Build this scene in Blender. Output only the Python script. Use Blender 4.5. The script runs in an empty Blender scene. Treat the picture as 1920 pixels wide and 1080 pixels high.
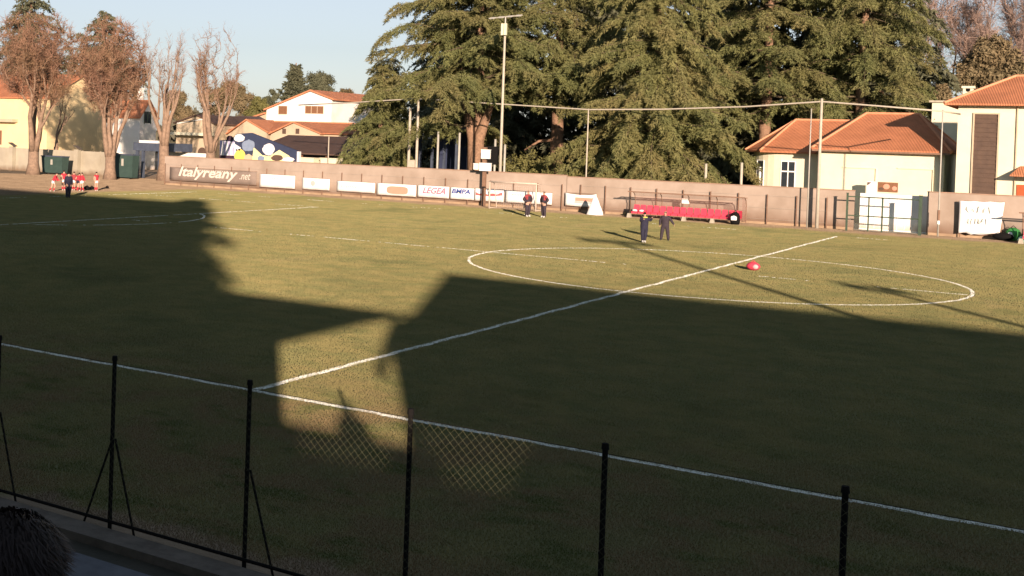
import bpy, math, random
import numpy as np
from mathutils import Vector, Matrix

SC = bpy.context.scene
COL = SC.collection
R = math.radians

# ------------------------------------------------------------------ camera, sky, sun, exposure
CAM = np.array((13.1308, -18.2802, 4.8152))
YAW, PITCH, ROLL = 0.609591, 0.015591, 0.032942
FPX, SX, SY = 2255.630408, -441.628825, -252.061305
_f = np.array((-math.sin(YAW)*math.cos(PITCH), math.cos(YAW)*math.cos(PITCH), -math.sin(PITCH)))
_r0 = np.array((math.cos(YAW), math.sin(YAW), 0.)); _u0 = np.cross(_r0, _f)
_r = math.cos(ROLL)*_r0 + math.sin(ROLL)*_u0
_u = -math.sin(ROLL)*_r0 + math.cos(ROLL)*_u0

cam_d = bpy.data.cameras.new('camera')
cam = bpy.data.objects.new('camera', cam_d); COL.objects.link(cam)
cam.matrix_world = Matrix(((_r[0], _u[0], -_f[0], CAM[0]), (_r[1], _u[1], -_f[1], CAM[1]), (_r[2], _u[2], -_f[2], CAM[2]), (0, 0, 0, 1)))
cam_d.sensor_width = 36; cam_d.lens = 36*FPX/1920
cam_d.shift_x = -SX/1920; cam_d.shift_y = SY/1920
cam_d.clip_start = 0.1; cam_d.clip_end = 5000
SC.camera = cam

SUN_DIR = np.array((.58, -.815, 0.)); SUN_DIR /= np.linalg.norm(SUN_DIR)
SUN_EL = R(11.0)
TAN = math.tan(SUN_EL)
world = bpy.data.worlds.new('World'); SC.world = world; world.use_nodes = True
wn = world.node_tree.nodes; wl = world.node_tree.links
sky = wn.new('ShaderNodeTexSky'); sky.sky_type = 'NISHITA'; sky.sun_disc = False
sky.sun_elevation = SUN_EL
sky.sun_rotation = math.atan2(SUN_DIR[0], SUN_DIR[1])
sky.altitude = 120; sky.air_density = 1.0; sky.dust_density = .4; sky.ozone_density = 3.0
hs = wn.new('ShaderNodeHueSaturation'); hs.inputs['Saturation'].default_value = .45
tint = wn.new('ShaderNodeMix'); tint.data_type = 'RGBA'; tint.blend_type = 'MULTIPLY'; tint.inputs[0].default_value = 1; tint.inputs[7].default_value = (.71, .695, .72, 1)
wl.new(sky.outputs[0], hs.inputs['Color']); wl.new(hs.outputs[0], tint.inputs[6])
wl.new(tint.outputs[2], wn['Background'].inputs[0]); wn['Background'].inputs[1].default_value = 0.10
sun_d = bpy.data.lights.new('sun', 'SUN'); sun_d.energy = 5.0; sun_d.angle = R(0.55); sun_d.color = (1.0, .70, .545)
sun = bpy.data.objects.new('sun', sun_d); COL.objects.link(sun)
_sv = Vector((SUN_DIR[0]*math.cos(SUN_EL), SUN_DIR[1]*math.cos(SUN_EL), math.sin(SUN_EL)))
sun.rotation_euler = _sv.to_track_quat('Z', 'Y').to_euler(); sun.location = (40, -60, 40)
SC.view_settings.view_transform = 'Standard'; SC.view_settings.look = 'None'
SC.view_settings.exposure = 0.9; SC.view_settings.gamma = 1.0

# ------------------------------------------------------------------ helpers
def ray(px, py):
    return _f + ((px-960-SX)/FPX)*_r + ((540+SY-py)/FPX)*_u
def at(px, py, Y):                       # the point of the plane y = Y seen at that pixel of the 1920 px photo
    d = ray(px, py); return CAM + d*((Y-CAM[1])/d[1])
def atx(px, py, X):
    d = ray(px, py); return CAM + d*((X-CAM[0])/d[0])
def gp(px, py, z=0.):
    d = ray(px, py); return CAM + d*((z-CAM[2])/d[2])
def proj_px(P):
    d = P-CAM; zz = d@_f
    return 960+SX+FPX*(d@_r)/zz, 540+SY-FPX*(d@_u)/zz, zz

def tag(o, label=None, cat=None, group=None, kind=None):
    if label: o['label'] = label
    if cat: o['category'] = cat
    if group: o['group'] = group
    if kind: o['kind'] = kind
    return o
def thing(name, label, cat, loc=(0, 0, 0), group=None):
    o = bpy.data.objects.new(name, None); COL.objects.link(o)
    o.empty_display_size = .3
    o.location = [float(v) for v in loc]
    return tag(o, label, cat, group)
def copy_tree(o, parent=None):
    c = o.copy(); COL.objects.link(c)
    if parent is not None: c.parent = parent
    for ch in list(o.children): copy_tree(ch, c)
    return c
def root_loc(o):
    while o.parent is not None: o = o.parent
    return np.array(o.location)

def mesh_obj(name, verts, faces, mats, parent=None, org=(0, 0, 0), mi=None, smooth=False):
    off = root_loc(parent) if parent is not None else np.array(org, float)
    me = bpy.data.meshes.new(name)
    v = np.asarray(verts, float) - off
    me.from_pydata(v.tolist(), [], faces)
    if not isinstance(mats, (list, tuple)): mats = [mats]
    for m in mats: me.materials.append(m)
    if mi is not None: me.polygons.foreach_set('material_index', mi)
    if smooth: me.polygons.foreach_set('use_smooth', [True]*len(me.polygons))
    me.update()
    o = bpy.data.objects.new(name, me); COL.objects.link(o)
    if parent is not None: o.parent = parent
    else: o.location = [float(x) for x in off]
    return o
def tri_obj(name, V, mat, parent=None, org=(0, 0, 0)):      # V: (n,3,3) loose triangles
    off = root_loc(parent) if parent is not None else np.array(org, float)
    V = (V - off).astype(np.float32); n = len(V)
    me = bpy.data.meshes.new(name)
    me.vertices.add(n*3); me.vertices.foreach_set('co', V.ravel())
    me.loops.add(n*3); me.loops.foreach_set('vertex_index', np.arange(n*3, dtype=np.int32))
    me.polygons.add(n); me.polygons.foreach_set('loop_start', np.arange(0, n*3, 3, dtype=np.int32))
    me.materials.append(mat); me.update(); me.validate()
    o = bpy.data.objects.new(name, me); COL.objects.link(o)
    if parent is not None: o.parent = parent
    else: o.location = [float(x) for x in off]
    return o

class MB:
    def __init__(s): s.v = []; s.f = []; s.m = []; s.cur = 0
    def add(s, vs, fs):
        b = len(s.v); s.v += [tuple(float(c) for c in q) for q in vs]
        s.f += [tuple(b+i for i in f) for f in fs]; s.m += [s.cur]*len(fs)
        return s
    def box(s, lo, hi, rz=0.):
        x0, y0, z0 = lo; x1, y1, z1 = hi
        vs = [(x0, y0, z0), (x1, y0, z0), (x1, y1, z0), (x0, y1, z0), (x0, y0, z1), (x1, y0, z1), (x1, y1, z1), (x0, y1, z1)]
        if rz:
            cx, cy = (x0+x1)/2, (y0+y1)/2; c, n = math.cos(rz), math.sin(rz)
            vs = [(cx+(x-cx)*c-(y-cy)*n, cy+(x-cx)*n+(y-cy)*c, z) for x, y, z in vs]
        return s.add(vs, [(0, 3, 2, 1), (4, 5, 6, 7), (0, 1, 5, 4), (1, 2, 6, 5), (2, 3, 7, 6), (3, 0, 4, 7)])
    def tube(s, p0, p1, r0, r1=None, n=8, cap=True):
        return s.path([p0, p1], [r0, r0 if r1 is None else r1], n, cap)
    def path(s, pts, rad, n=8, cap=True):
        P = [np.array(p, float) for p in pts]; k = len(P); vs = []
        up = None
        for i in range(k):
            d = P[min(i+1, k-1)]-P[max(i-1, 0)]; d = d/(np.linalg.norm(d)+1e-9)
            if up is None:
                a = np.array((0, 0, 1.)) if abs(d[2]) < .9 else np.array((1., 0, 0))
            else: a = up
            u = np.cross(d, a); u /= np.linalg.norm(u)+1e-9; w = np.cross(u, d); up = w
            for j in range(n):
                t = 2*math.pi*j/n; vs.append(P[i]+rad[i]*(math.cos(t)*u+math.sin(t)*w))
        fs = [(i*n+j, i*n+(j+1) % n, (i+1)*n+(j+1) % n, (i+1)*n+j) for i in range(k-1) for j in range(n)]
        if cap: fs += [tuple(range(n-1, -1, -1)), tuple((k-1)*n+j for j in range(n))]
        return s.add(vs, fs)
    def prism(s, poly, d):                # planar outline pushed along d
        n = len(poly); P = [np.array(p, float) for p in poly]; d = np.array(d, float)
        fs = [tuple(range(n-1, -1, -1)), tuple(range(n, 2*n))] + [(i, (i+1) % n, n+(i+1) % n, n+i) for i in range(n)]
        return s.add(P+[p+d for p in P], fs)
    def ell(s, c, r, nu=12, nv=8, noise=0., rnd=None):
        vs = []; fs = []
        for i in range(nv+1):
            for j in range(nu):
                a = math.pi*i/nv; b = 2*math.pi*j/nu
                k = 1+(rnd.uniform(-noise, noise) if noise and 0 < i < nv else 0)
                vs.append((c[0]+r[0]*k*math.sin(a)*math.cos(b), c[1]+r[1]*k*math.sin(a)*math.sin(b), c[2]+r[2]*k*math.cos(a)))
        for i in range(nv):
            for j in range(nu):
                fs.append((i*nu+j, (i+1)*nu+j, (i+1)*nu+(j+1) % nu, i*nu+(j+1) % nu))
        return s.add(vs, fs)
    def build(s, name, mats, parent=None, org=(0, 0, 0), smooth=False):
        return mesh_obj(name, s.v, s.f, mats, parent, org, s.m, smooth)

# ------------------------------------------------------------------ materials
def mat(name, c1, c2=None, scale=3., rough=.85, bump=0., bscale=None, detail=6., c3=None, scale3=.25, metal=0., amt=(.35, .65), spec=.3, trans=0.):
    if c2 is None: c2 = tuple(x*.82 for x in c1)
    m = bpy.data.materials.new(name); m.use_nodes = True
    N = m.node_tree.nodes; L = m.node_tree.links; b = N['Principled BSDF']
    # pigments measured under the low orange sun, given back the green and blue that it lacks
    c1, c2, c3 = [None if c is None else (c[0], min(.84, c[1]*1.16), min(.82, c[2]*1.22)) for c in (c1, c2, c3)]
    b.inputs['Roughness'].default_value = rough; b.inputs['Metallic'].default_value = metal
    b.inputs['Specular IOR Level'].default_value = spec
    tc = N.new('ShaderNodeTexCoord')
    def noise(sc, dt=detail):
        n = N.new('ShaderNodeTexNoise'); n.inputs['Scale'].default_value = sc; n.inputs['Detail'].default_value = dt
        n.inputs['Roughness'].default_value = .6
        L.new(tc.outputs['Object'], n.inputs['Vector']); return n
    n1 = noise(scale); mr = N.new('ShaderNodeMapRange'); mr.inputs[1].default_value, mr.inputs[2].default_value = amt
    L.new(n1.outputs[0], mr.inputs[0])
    mx = N.new('ShaderNodeMix'); mx.data_type = 'RGBA'
    mx.inputs[6].default_value = (*c1, 1); mx.inputs[7].default_value = (*c2, 1)
    L.new(mr.outputs[0], mx.inputs[0]); out = mx.outputs[2]
    if c3 is not None:
        n3 = noise(scale3, 4); mr3 = N.new('ShaderNodeMapRange'); mr3.inputs[1].default_value = .45; mr3.inputs[2].default_value = .68
        L.new(n3.outputs[0], mr3.inputs[0])
        mx3 = N.new('ShaderNodeMix'); mx3.data_type = 'RGBA'; mx3.inputs[7].default_value = (*c3, 1)
        L.new(out, mx3.inputs[6]); L.new(mr3.outputs[0], mx3.inputs[0]); out = mx3.outputs[2]
    L.new(out, b.inputs['Base Color'])
    if bump:
        nb = noise(bscale or scale*4, 5); bp = N.new('ShaderNodeBump'); bp.inputs['Strength'].default_value = bump
        bp.inputs['Distance'].default_value = .03
        L.new(nb.outputs[0], bp.inputs['Height']); L.new(bp.outputs[0], b.inputs['Normal'])
    if trans:
        tb = N.new('ShaderNodeBsdfTranslucent'); L.new(out, tb.inputs[0])
        ms = N.new('ShaderNodeMixShader'); ms.inputs[0].default_value = trans
        L.new(b.outputs[0], ms.inputs[1]); L.new(tb.outputs[0], ms.inputs[2]); L.new(ms.outputs[0], N['Material Output'].inputs[0])
    return m

def roof_mat(name, c1, c2, axis='x', scale=22.):
    m = mat(name, c1, c2, scale=1.7, rough=.8, c3=tuple(x*.75 for x in c1), scale3=.5)
    N = m.node_tree.nodes; L = m.node_tree.links
    tc = N.new('ShaderNodeTexCoord'); w = N.new('ShaderNodeTexWave'); w.wave_type = 'BANDS'
    w.bands_direction = 'X' if axis == 'x' else 'Y'
    w.inputs['Scale'].default_value = scale/6.28; w.inputs['Distortion'].default_value = .4
    L.new(tc.outputs['Object'], w.inputs['Vector'])
    bp = N.new('ShaderNodeBump'); bp.inputs['Strength'].default_value = .7; bp.inputs['Distance'].default_value = .06
    L.new(w.outputs[0], bp.inputs['Height']); L.new(bp.outputs[0], N['Principled BSDF'].inputs['Normal'])
    return m

def wall_mat(name, c1, c2, stain, bump=.15, zlo=.55):
    # plaster with rain streaks and a damp, mossy foot
    m = mat(name, c1, c2, scale=.9, rough=.92, bump=bump, bscale=14, c3=tuple(a*.55+b*.45 for a, b in zip(c1, stain)), scale3=.35)
    N = m.node_tree.nodes; L = m.node_tree.links; b = N['Principled BSDF']
    src = b.inputs['Base Color'].links[0].from_socket
    tc = N.new('ShaderNodeTexCoord'); sp = N.new('ShaderNodeSeparateXYZ'); L.new(tc.outputs['Object'], sp.inputs[0])
    n = N.new('ShaderNodeTexNoise'); n.inputs['Scale'].default_value = 1.1; n.inputs['Detail'].default_value = 5; L.new(tc.outputs['Object'], n.inputs['Vector'])
    ad = N.new('ShaderNodeMath'); ad.operation = 'MULTIPLY_ADD'; ad.inputs[1].default_value = -.8; L.new(n.outputs[0], ad.inputs[0]); L.new(sp.outputs[2], ad.inputs[2])
    mr = N.new('ShaderNodeMapRange'); mr.inputs[1].default_value = zlo-.35; mr.inputs[2].default_value = -.35; L.new(ad.outputs[0], mr.inputs[0])
    mx = N.new('ShaderNodeMix'); mx.data_type = 'RGBA'; mx.inputs[7].default_value = (*stain, 1)
    L.new(src, mx.inputs[6]); L.new(mr.outputs[0], mx.inputs[0]); L.new(mx.outputs[2], b.inputs['Base Color'])
    return m

M = {}
M['pinkwall'] = wall_mat('pink_plaster', (.385, .295, .23), (.345, .26, .20), (.17, .115, .075), zlo=.95)
M['pinkcap'] = mat('pink_coping', (.36, .22, .15), (.28, .18, .12), 3, bump=.1)
M['cream'] = wall_mat('cream_plaster', (.70, .625, .45), (.64, .57, .41), (.5, .43, .3))
M['white'] = wall_mat('white_plaster', (.80, .76, .68), (.74, .70, .62), (.5, .46, .38))
M['yellow'] = wall_mat('yellow_plaster', (.78, .575, .31), (.71, .52, .28), (.5, .38, .22))
M['beige'] = wall_mat('beige_plaster', (.52, .40, .27), (.46, .35, .24), (.3, .23, .16))
M['greyfence'] = wall_mat('grey_concrete_panel', (.40, .34, .25), (.34, .29, .22), (.2, .16, .11))
M['terra'] = roof_mat('terracotta_tiles', (.60, .225, .105), (.50, .185, .09))
M['terray'] = roof_mat('terracotta_tiles_side', (.58, .225, .11), (.48, .185, .09), 'y')
M['brownroof'] = roof_mat('brown_roof', (.13, .075, .055), (.10, .06, .045))
M['darkroof'] = mat('dark_roof', (.10, .065, .06), (.07, .05, .045), 2)
M['ridge'] = mat('ridge_tiles', (.62, .28, .15), (.52, .23, .12), 5)
M['bark'] = mat('cedar_bark', (.30, .175, .105), (.18, .105, .065), 5, bump=.5, bscale=18)
M['barkdark'] = mat('mossy_branch_bark', (.13, .095, .055), (.08, .06, .035), 5)
M['barkpale'] = mat('pale_bark', (.30, .195, .13), (.19, .125, .085), 4, bump=.4, bscale=16)
M['twig'] = mat('russet_twigs', (.27, .145, .09), (.20, .105, .068), .8, c3=(.23, .14, .075), scale3=.3)
M['twiggrey'] = mat('grey_twigs', (.30, .20, .155), (.22, .15, .12), 1.)
M['cedar'] = mat('cedar_needles', (.19, .185, .063), (.108, .117, .043), .9, rough=.7, c3=(.20, .165, .065), scale3=.22, trans=.2)
M['cedar2'] = mat('deodar_needles', (.21, .195, .067), (.132, .137, .05), .8, rough=.7, c3=(.22, .18, .07), scale3=.25, trans=.2)
M['conifer'] = mat('far_conifer_needles', (.13, .125, .07), (.085, .09, .052), .5, rough=.8, trans=.15)
M['bush'] = mat('shrub_leaves', (.19, .17, .055), (.12, .115, .04), .8, rough=.7, trans=.2)
M['brownbush'] = mat('winter_shrub_leaves', (.22, .155, .08), (.16, .125, .065), .6, rough=.8, trans=.15)
M['metal'] = mat('galvanised_metal', (.42, .38, .31), (.34, .31, .26), 4, rough=.6)
M['concretepole'] = mat('concrete_pole', (.47, .40, .31), (.40, .34, .26), 5, rough=.9, bump=.1)
M['rust'] = mat('rusty_brown_metal', (.24, .135, .085), (.17, .10, .065), 6, rough=.8)
M['dark'] = mat('dark_metal', (.009, .009, .009), (.013, .011, .01), 9, rough=.9, spec=.05)
M['wire'] = mat('galvanised_wire', (.50, .46, .38), (.42, .38, .32), 20, rough=.5)
M['dullwire'] = mat('dull_green_wire', (.19, .175, .09), (.14, .13, .07), 20, rough=.7)
M['goalpaint'] = mat('worn_cream_paint', (.58, .46, .36), (.5, .38, .29), 6)
M['greenmetal'] = mat('green_painted_metal', (.055, .085, .05), (.04, .06, .04), 6, rough=.6)
M['boardwhite'] = mat('white_board', (.80, .77, .70), (.74, .71, .64), 1.5, rough=.7)
M['tarp'] = mat('white_tarpaulin', (.82, .80, .76), (.74, .72, .68), 3, rough=.6, bump=.3, bscale=6)
M['red'] = mat('red_plastic', (.66, .06, .095), (.56, .045, .075), 5, rough=.5)
M['navy'] = mat('navy_cloth', (.018, .018, .035), (.03, .028, .045), 12, rough=.9)
M['charcoal'] = mat('charcoal_cloth', (.035, .026, .033), (.05, .038, .045), 12, rough=.9)
M['redcloth'] = mat('red_cloth', (.52, .035, .05), (.42, .03, .045), 10, rough=.9)
M['darkred'] = mat('dark_red_cloth', (.30, .05, .05), (.24, .04, .045), 10, rough=.9)
M['whitecloth'] = mat('white_cloth', (.78, .76, .74), (.70, .68, .66), 10, rough=.9)
M['lime'] = mat('yellow_green_cloth', (.55, .55, .10), (.45, .46, .08), 10, rough=.9)
M['skin'] = mat('skin', (.50, .29, .20), (.44, .25, .17), 14, rough=.6)
M['hair'] = mat('dark_hair', (.014, .009, .008), (.022, .014, .011), 30, rough=.6)
M['greyhair'] = mat('light_hair', (.34, .22, .155), (.28, .18, .13), 20, rough=.7)
M['shoe'] = mat('pale_shoe', (.6, .55, .48), (.5, .46, .4), 12, rough=.7)
M['blackshoe'] = mat('black_shoe', (.02, .02, .02), (.03, .03, .03), 12, rough=.6)
M['glass'] = mat('dark_window_glass', (.02, .025, .03), (.03, .035, .04), 2, rough=.15, spec=.6)
M['shutter'] = mat('brown_shutter', (.22, .10, .05), (.17, .08, .04), 5, rough=.8)
M['brownpanel'] = mat('brown_door_panel', (.105, .065, .045), (.08, .05, .036), 2.5, rough=.75)
M['orange'] = mat('orange_red_door', (.42, .09, .03), (.36, .075, .025), 4, rough=.7)
M['pavgrey'] = mat('grey_asphalt_path', (.13, .13, .14), (.09, .09, .10), 3, rough=.95, bump=.2)
M['kerb'] = mat('kerb_concrete', (.13, .105, .082), (.08, .065, .05), 4, rough=.95, bump=.3)
M['skip'] = mat('green_skip_paint', (.045, .075, .062), (.035, .06, .05), 2, rough=.6)
M['canopyblue'] = mat('blue_grey_canopy', (.07, .085, .115), (.05, .06, .085), 2, rough=.7)
M['navywall'] = mat('mural_navy', (.035, .045, .085), (.03, .038, .07), 1.5, rough=.85)
M['muralwhite'] = mat('mural_white', (.72, .68, .66), (.64, .6, .58), 2, rough=.85)
M['muralyellow'] = mat('mural_yellow', (.72, .55, .12), (.64, .48, .10), 2, rough=.85)
M['muralpale'] = mat('mural_pale_yellow', (.80, .72, .36), (.72, .64, .3), 2, rough=.85)
M['muralblue'] = mat('mural_grey_blue', (.22, .26, .34), (.18, .22, .3), 2, rough=.85)
M['lilac'] = mat('mural_lilac', (.42, .38, .52), (.36, .33, .46), 2, rough=.85)
M['darkpaint'] = mat('mural_dark', (.05, .025, .04), (.04, .02, .03), 2, rough=.85)
M['inkblue'] = mat('blue_lettering', (.05, .08, .28), (.04, .07, .22), 5)
M['inkgrey'] = mat('grey_lettering', (.42, .42, .38), (.36, .36, .33), 5)
M['inkred'] = mat('red_lettering', (.42, .12, .11), (.36, .10, .09), 5)
M['inkpurple'] = mat('purple_lettering', (.32, .10, .18), (.36, .16, .2), 5)
M['inkpeach'] = mat('peach_printed_shape', (.62, .27, .18), (.58, .25, .17), 3)
M['bannerbrown'] = mat('taupe_banner_cloth', (.25, .185, .145), (.20, .15, .12), 1.5, rough=.9, bump=.1)
M['offwhite'] = mat('off_white_lettering', (.62, .56, .46), (.54, .48, .39), 6)
M['greenbag'] = mat('green_bag', (.05, .26, .06), (.04, .2, .05), 5, rough=.7)
M['concrete'] = mat('pale_concrete', (.42, .36, .27), (.34, .29, .22), 4, rough=.95, bump=.2)
M['soil'] = mat('soil', (.40, .27, .165), (.28, .185, .115), 1.2, rough=.98, bump=.4, bscale=9)
M['plank'] = mat('stand_concrete', (.3, .28, .25), (.24, .22, .2), 2, rough=.95)
def clear_panel():
    m = bpy.data.materials.new('clear_polycarbonate'); m.use_nodes = True
    N = m.node_tree.nodes; L = m.node_tree.links; b = N['Principled BSDF']
    n = N.new('ShaderNodeTexNoise'); n.inputs['Scale'].default_value = 1.5
    r = N.new('ShaderNodeMapRange'); r.inputs[3].default_value = .18; r.inputs[4].default_value = .38; L.new(n.outputs[0], r.inputs[0])
    b.inputs['Base Color'].default_value = (.36, .22, .17, 1); b.inputs['Roughness'].default_value = .35
    t = N.new('ShaderNodeBsdfTransparent'); ms = N.new('ShaderNodeMixShader')
    L.new(r.outputs[0], ms.inputs[0]); L.new(t.outputs[0], ms.inputs[1]); L.new(b.outputs[0], ms.inputs[2]); L.new(ms.outputs[0], N['Material Output'].inputs[0])
    return m
M['clear'] = clear_panel()

# ------------------------------------------------------------------ ground, pitch, markings
GRASS_Y1, GRASS_X0 = 61.6, -50.0
def ground_material(name, blades=False):
    # winter turf: straw, dull green and bare patches; turns to trodden earth along the far wall and behind the goal line
    m = bpy.data.materials.new(name); m.use_nodes = True
    N = m.node_tree.nodes; L = m.node_tree.links; b = N['Principled BSDF']
    b.inputs['Roughness'].default_value = .9; b.inputs['Specular IOR Level'].default_value = .15
    tc = N.new('ShaderNodeTexCoord')
    def noise(sc, dt=5., stretch=None):
        n = N.new('ShaderNodeTexNoise'); n.inputs['Scale'].default_value = sc; n.inputs['Detail'].default_value = dt; n.inputs['Roughness'].default_value = .62
        if stretch:
            mp = N.new('ShaderNodeMapping'); mp.inputs['Scale'].default_value = stretch; L.new(tc.outputs['Object'], mp.inputs[0]); L.new(mp.outputs[0], n.inputs['Vector'])
        else: L.new(tc.outputs['Object'], n.inputs['Vector'])
        return n.outputs[0]
    def ramp(s, a, c, lo=0., hi=1.):
        r = N.new('ShaderNodeMapRange'); r.interpolation_type = 'SMOOTHSTEP'
        r.inputs[1].default_value, r.inputs[2].default_value, r.inputs[3].default_value, r.inputs[4].default_value = a, c, lo, hi
        L.new(s, r.inputs[0]); return r.outputs[0]
    def mix(f, a, c):
        x = N.new('ShaderNodeMix'); x.data_type = 'RGBA'
        L.new(f, x.inputs[0])
        for sock, v in ((x.inputs[6], a), (x.inputs[7], c)):
            if isinstance(v, tuple): sock.default_value = (*v, 1)
            else: L.new(v, sock)
        return x.outputs[2]
    straw, green, dark, earth = GR
    c = mix(ramp(noise(.9, 7), .38, .62), straw, green)
    c = mix(ramp(noise(.16, 5), .52, .70, 0, .75), c, dark)
    c = mix(ramp(noise(.07, 5, (1, 2.2, 1)), .45, .62, 0, .4), c, tuple(a*.8 for a in straw))
    c = mix(ramp(noise(.33, 6, (1, .5, 1)), .58, .72, 0, .55), c, tuple(a*.6+e*.4 for a, e in zip(straw, earth)))
    c = mix(ramp(noise(9, 3), .35, .7, 0, .22), c, tuple(a*.55 for a in green))
    sp = N.new('ShaderNodeSeparateXYZ'); L.new(tc.outputs['Object'], sp.inputs[0])
    worn = N.new('ShaderNodeMath'); worn.operation = 'MULTIPLY'; L.new(ramp(sp.outputs[1], 5., -3., 0, .85), worn.inputs[0]); L.new(ramp(noise(.55, 6), .42, .6), worn.inputs[1])
    c = mix(worn.outputs[0], c, (.20, .15, .085))
    worn2 = N.new('ShaderNodeMath'); worn2.operation = 'MULTIPLY'; L.new(ramp(sp.outputs[1], 6., -5., .2, .95), worn2.inputs[0]); L.new(ramp(noise(.8, 6, (1, 1.6, 1)), .5, .66), worn2.inputs[1])
    c = mix(worn2.outputs[0], c, (.085, .115, .035))
    nz = noise(.35, 6)
    def edge(axis, sign, pos, width):
        a = N.new('ShaderNodeMath'); a.operation = 'MULTIPLY_ADD'; a.inputs[1].default_value = sign; L.new(sp.outputs[axis], a.inputs[0])
        k = N.new('ShaderNodeMath'); k.operation = 'MULTIPLY'; k.inputs[1].default_value = 5.; L.new(nz, k.inputs[0]); L.new(k.outputs[0], a.inputs[2])
        return ramp(a.outputs[0], sign*pos+2.5-width, sign*pos+2.5+width)
    if not blades: c = mix(ramp(noise(3, 4), .3, .7, .45, .7), c, tuple(a*.6 for a in green))  # ground under the blades toned down: dark thatch plus painted-in shade between them
    e1 = edge(1, 1, GRASS_Y1, 1.0); e2 = edge(0, -1, GRASS_X0, 1.6); e3 = edge(1, -1, -7.3, .3)
    mxx = N.new('ShaderNodeMath'); mxx.operation = 'MAXIMUM'; L.new(e1, mxx.inputs[0]); L.new(e2, mxx.inputs[1])
    mx2 = N.new('ShaderNodeMath'); mx2.operation = 'MAXIMUM'; L.new(mxx.outputs[0], mx2.inputs[0]); L.new(e3, mx2.inputs[1])
    e = mix(ramp(noise(.7, 6), .35, .65), earth, tuple(x*.72 for x in earth))
    c = mix(mx2.outputs[0], c, e)
    L.new(c, b.inputs['Base Color'])
    if not blades:
        bp = N.new('ShaderNodeBump'); bp.inputs['Strength'].default_value = .8; bp.inputs['Distance'].default_value = .05
        L.new(noise(14, 4), bp.inputs['Height']); L.new(bp.outputs[0], b.inputs['Normal'])
    return m
GR = ((.228, .219, .095), (.167, .183, .079), (.106, .127, .056), (.25, .205, .138))
M['turf'] = ground_material('winter_turf')
M['blades'] = ground_material('turf_blades', True)

def sheet(name, x0, x1, y0, y1, z, m, nx=1, ny=1):
    vs = [(x0+(x1-x0)*i/nx, y0+(y1-y0)*j/ny, z) for j in range(ny+1) for i in range(nx+1)]
    fs = [(j*(nx+1)+i, j*(nx+1)+i+1, (j+1)*(nx+1)+i+1, (j+1)*(nx+1)+i) for j in range(ny) for i in range(nx)]
    return tag(mesh_obj(name, vs, fs, m), kind='structure')
sheet('ground', -1500, 1500, -400, 3000, -.012, M['soil'])
sheet('pitch', -105, 70, -7.72, 64.9, 0., M['turf'])

rng = np.random.default_rng(7)
def blades(P, hgt, wid):
    n = len(P); a = math.atan2(SUN_DIR[1], SUN_DIR[0])+math.pi/2+rng.uniform(-.9, .9, n); w = wid*rng.uniform(.6, 1.3, n); h = hgt*rng.uniform(.6, 1.25, n)
    dx, dy = np.cos(a)*w/2, np.sin(a)*w/2
    lean = rng.normal(0, .22, (n, 2))*h[:, None]
    V = np.zeros((n, 3, 3))
    V[:, 0] = P; V[:, 0, 0] -= dx; V[:, 0, 1] -= dy
    V[:, 1] = P; V[:, 1, 0] += dx; V[:, 1, 1] += dy
    V[:, 2] = P; V[:, 2, :2] += lean; V[:, 2, 2] += h
    return V
def in_view(P, m=.12):
    d = P-CAM; zz = d@_f; ok = zz > 1
    x = 960+SX+FPX*(d@_r)/zz; y = 540+SY-FPX*(d@_u)/zz
    return ok & (x > -1920*m) & (x < 1920*(1+m)) & (y < 1080*(1+m))
# painted lines: (polyline, width, wear 0..1, colour index)
def arc(cx, cy, r, a0, a1, n): return [(cx+r*math.cos(a0+(a1-a0)*i/n), cy+r*math.sin(a0+(a1-a0)*i/n)) for i in range(n+1)]
FAR_Y = 57.4; MID_Y = 30.15; PEN_X = -31.2
LINES = [([(-50, 0), (60, 0)], .14, .06), ([(0, 0), (0, FAR_Y)], .15, .04), (arc(0, MID_Y, 9.15, 0, 2*math.pi, 96), .12, .12),
         ([(-30, MID_Y), (9, MID_Y)], .11, .48), ([(-48, FAR_Y), (60, FAR_Y)], .12, .72),
         ([(PEN_X, MID_Y-20.16), (PEN_X, MID_Y+20.16)], .12, .35), (arc(PEN_X-5.5, MID_Y, 9.15, -.92, .92, 30), .12, .4),
         ([(PEN_X, MID_Y+20.16), (-47.5, MID_Y+20.16)], .12, .6), ([(-47.5, 0), (-47.5, FAR_Y)], .12, .55)]
lv = []; lf = []; line_pts = []
for pl, wid, wear in LINES:
    pl = np.array(pl, float); seg = np.linalg.norm(np.diff(pl, axis=0), axis=1); tot = seg.sum(); cum = np.concatenate(([0], np.cumsum(seg)))
    n = int(tot/.12); s = (np.arange(n)+.5)*tot/n
    X = np.interp(s, cum, pl[:, 0]); Y = np.interp(s, cum, pl[:, 1])
    tx = np.gradient(X); ty = np.gradient(Y); q = np.hypot(tx, ty); tx /= q; ty /= q
    low = np.interp(s, np.arange(0, tot+3, 1.5), rng.random(len(np.arange(0, tot+3, 1.5))))
    keep = (rng.random(n)*.35+low*.65) > wear*.95
    jit = np.interp(s, np.arange(0, tot+2, .5), rng.normal(0, .012, len(np.arange(0, tot+2, .5))))
    X = X-ty*jit; Y = Y+tx*jit
    for i in np.nonzero(keep)[0]:
        hw = wid/2*rng.uniform(.75, 1.2); l = .075
        b0 = len(lv)
        for a, c in ((-1, -1), (1, -1), (1, 1), (-1, 1)):
            lv.append((X[i]+tx[i]*l*a-ty[i]*hw*c, Y[i]+ty[i]*l*a+tx[i]*hw*c, .004 if i % 2 else .006))
        lf.append((b0, b0+1, b0+2, b0+3))
    line_pts.append((X, Y, tx, ty, keep, wid))
M['chalk'] = mat('white_line_paint', (.70, .67, .60), (.58, .55, .48), 5, rough=.9)
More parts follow.
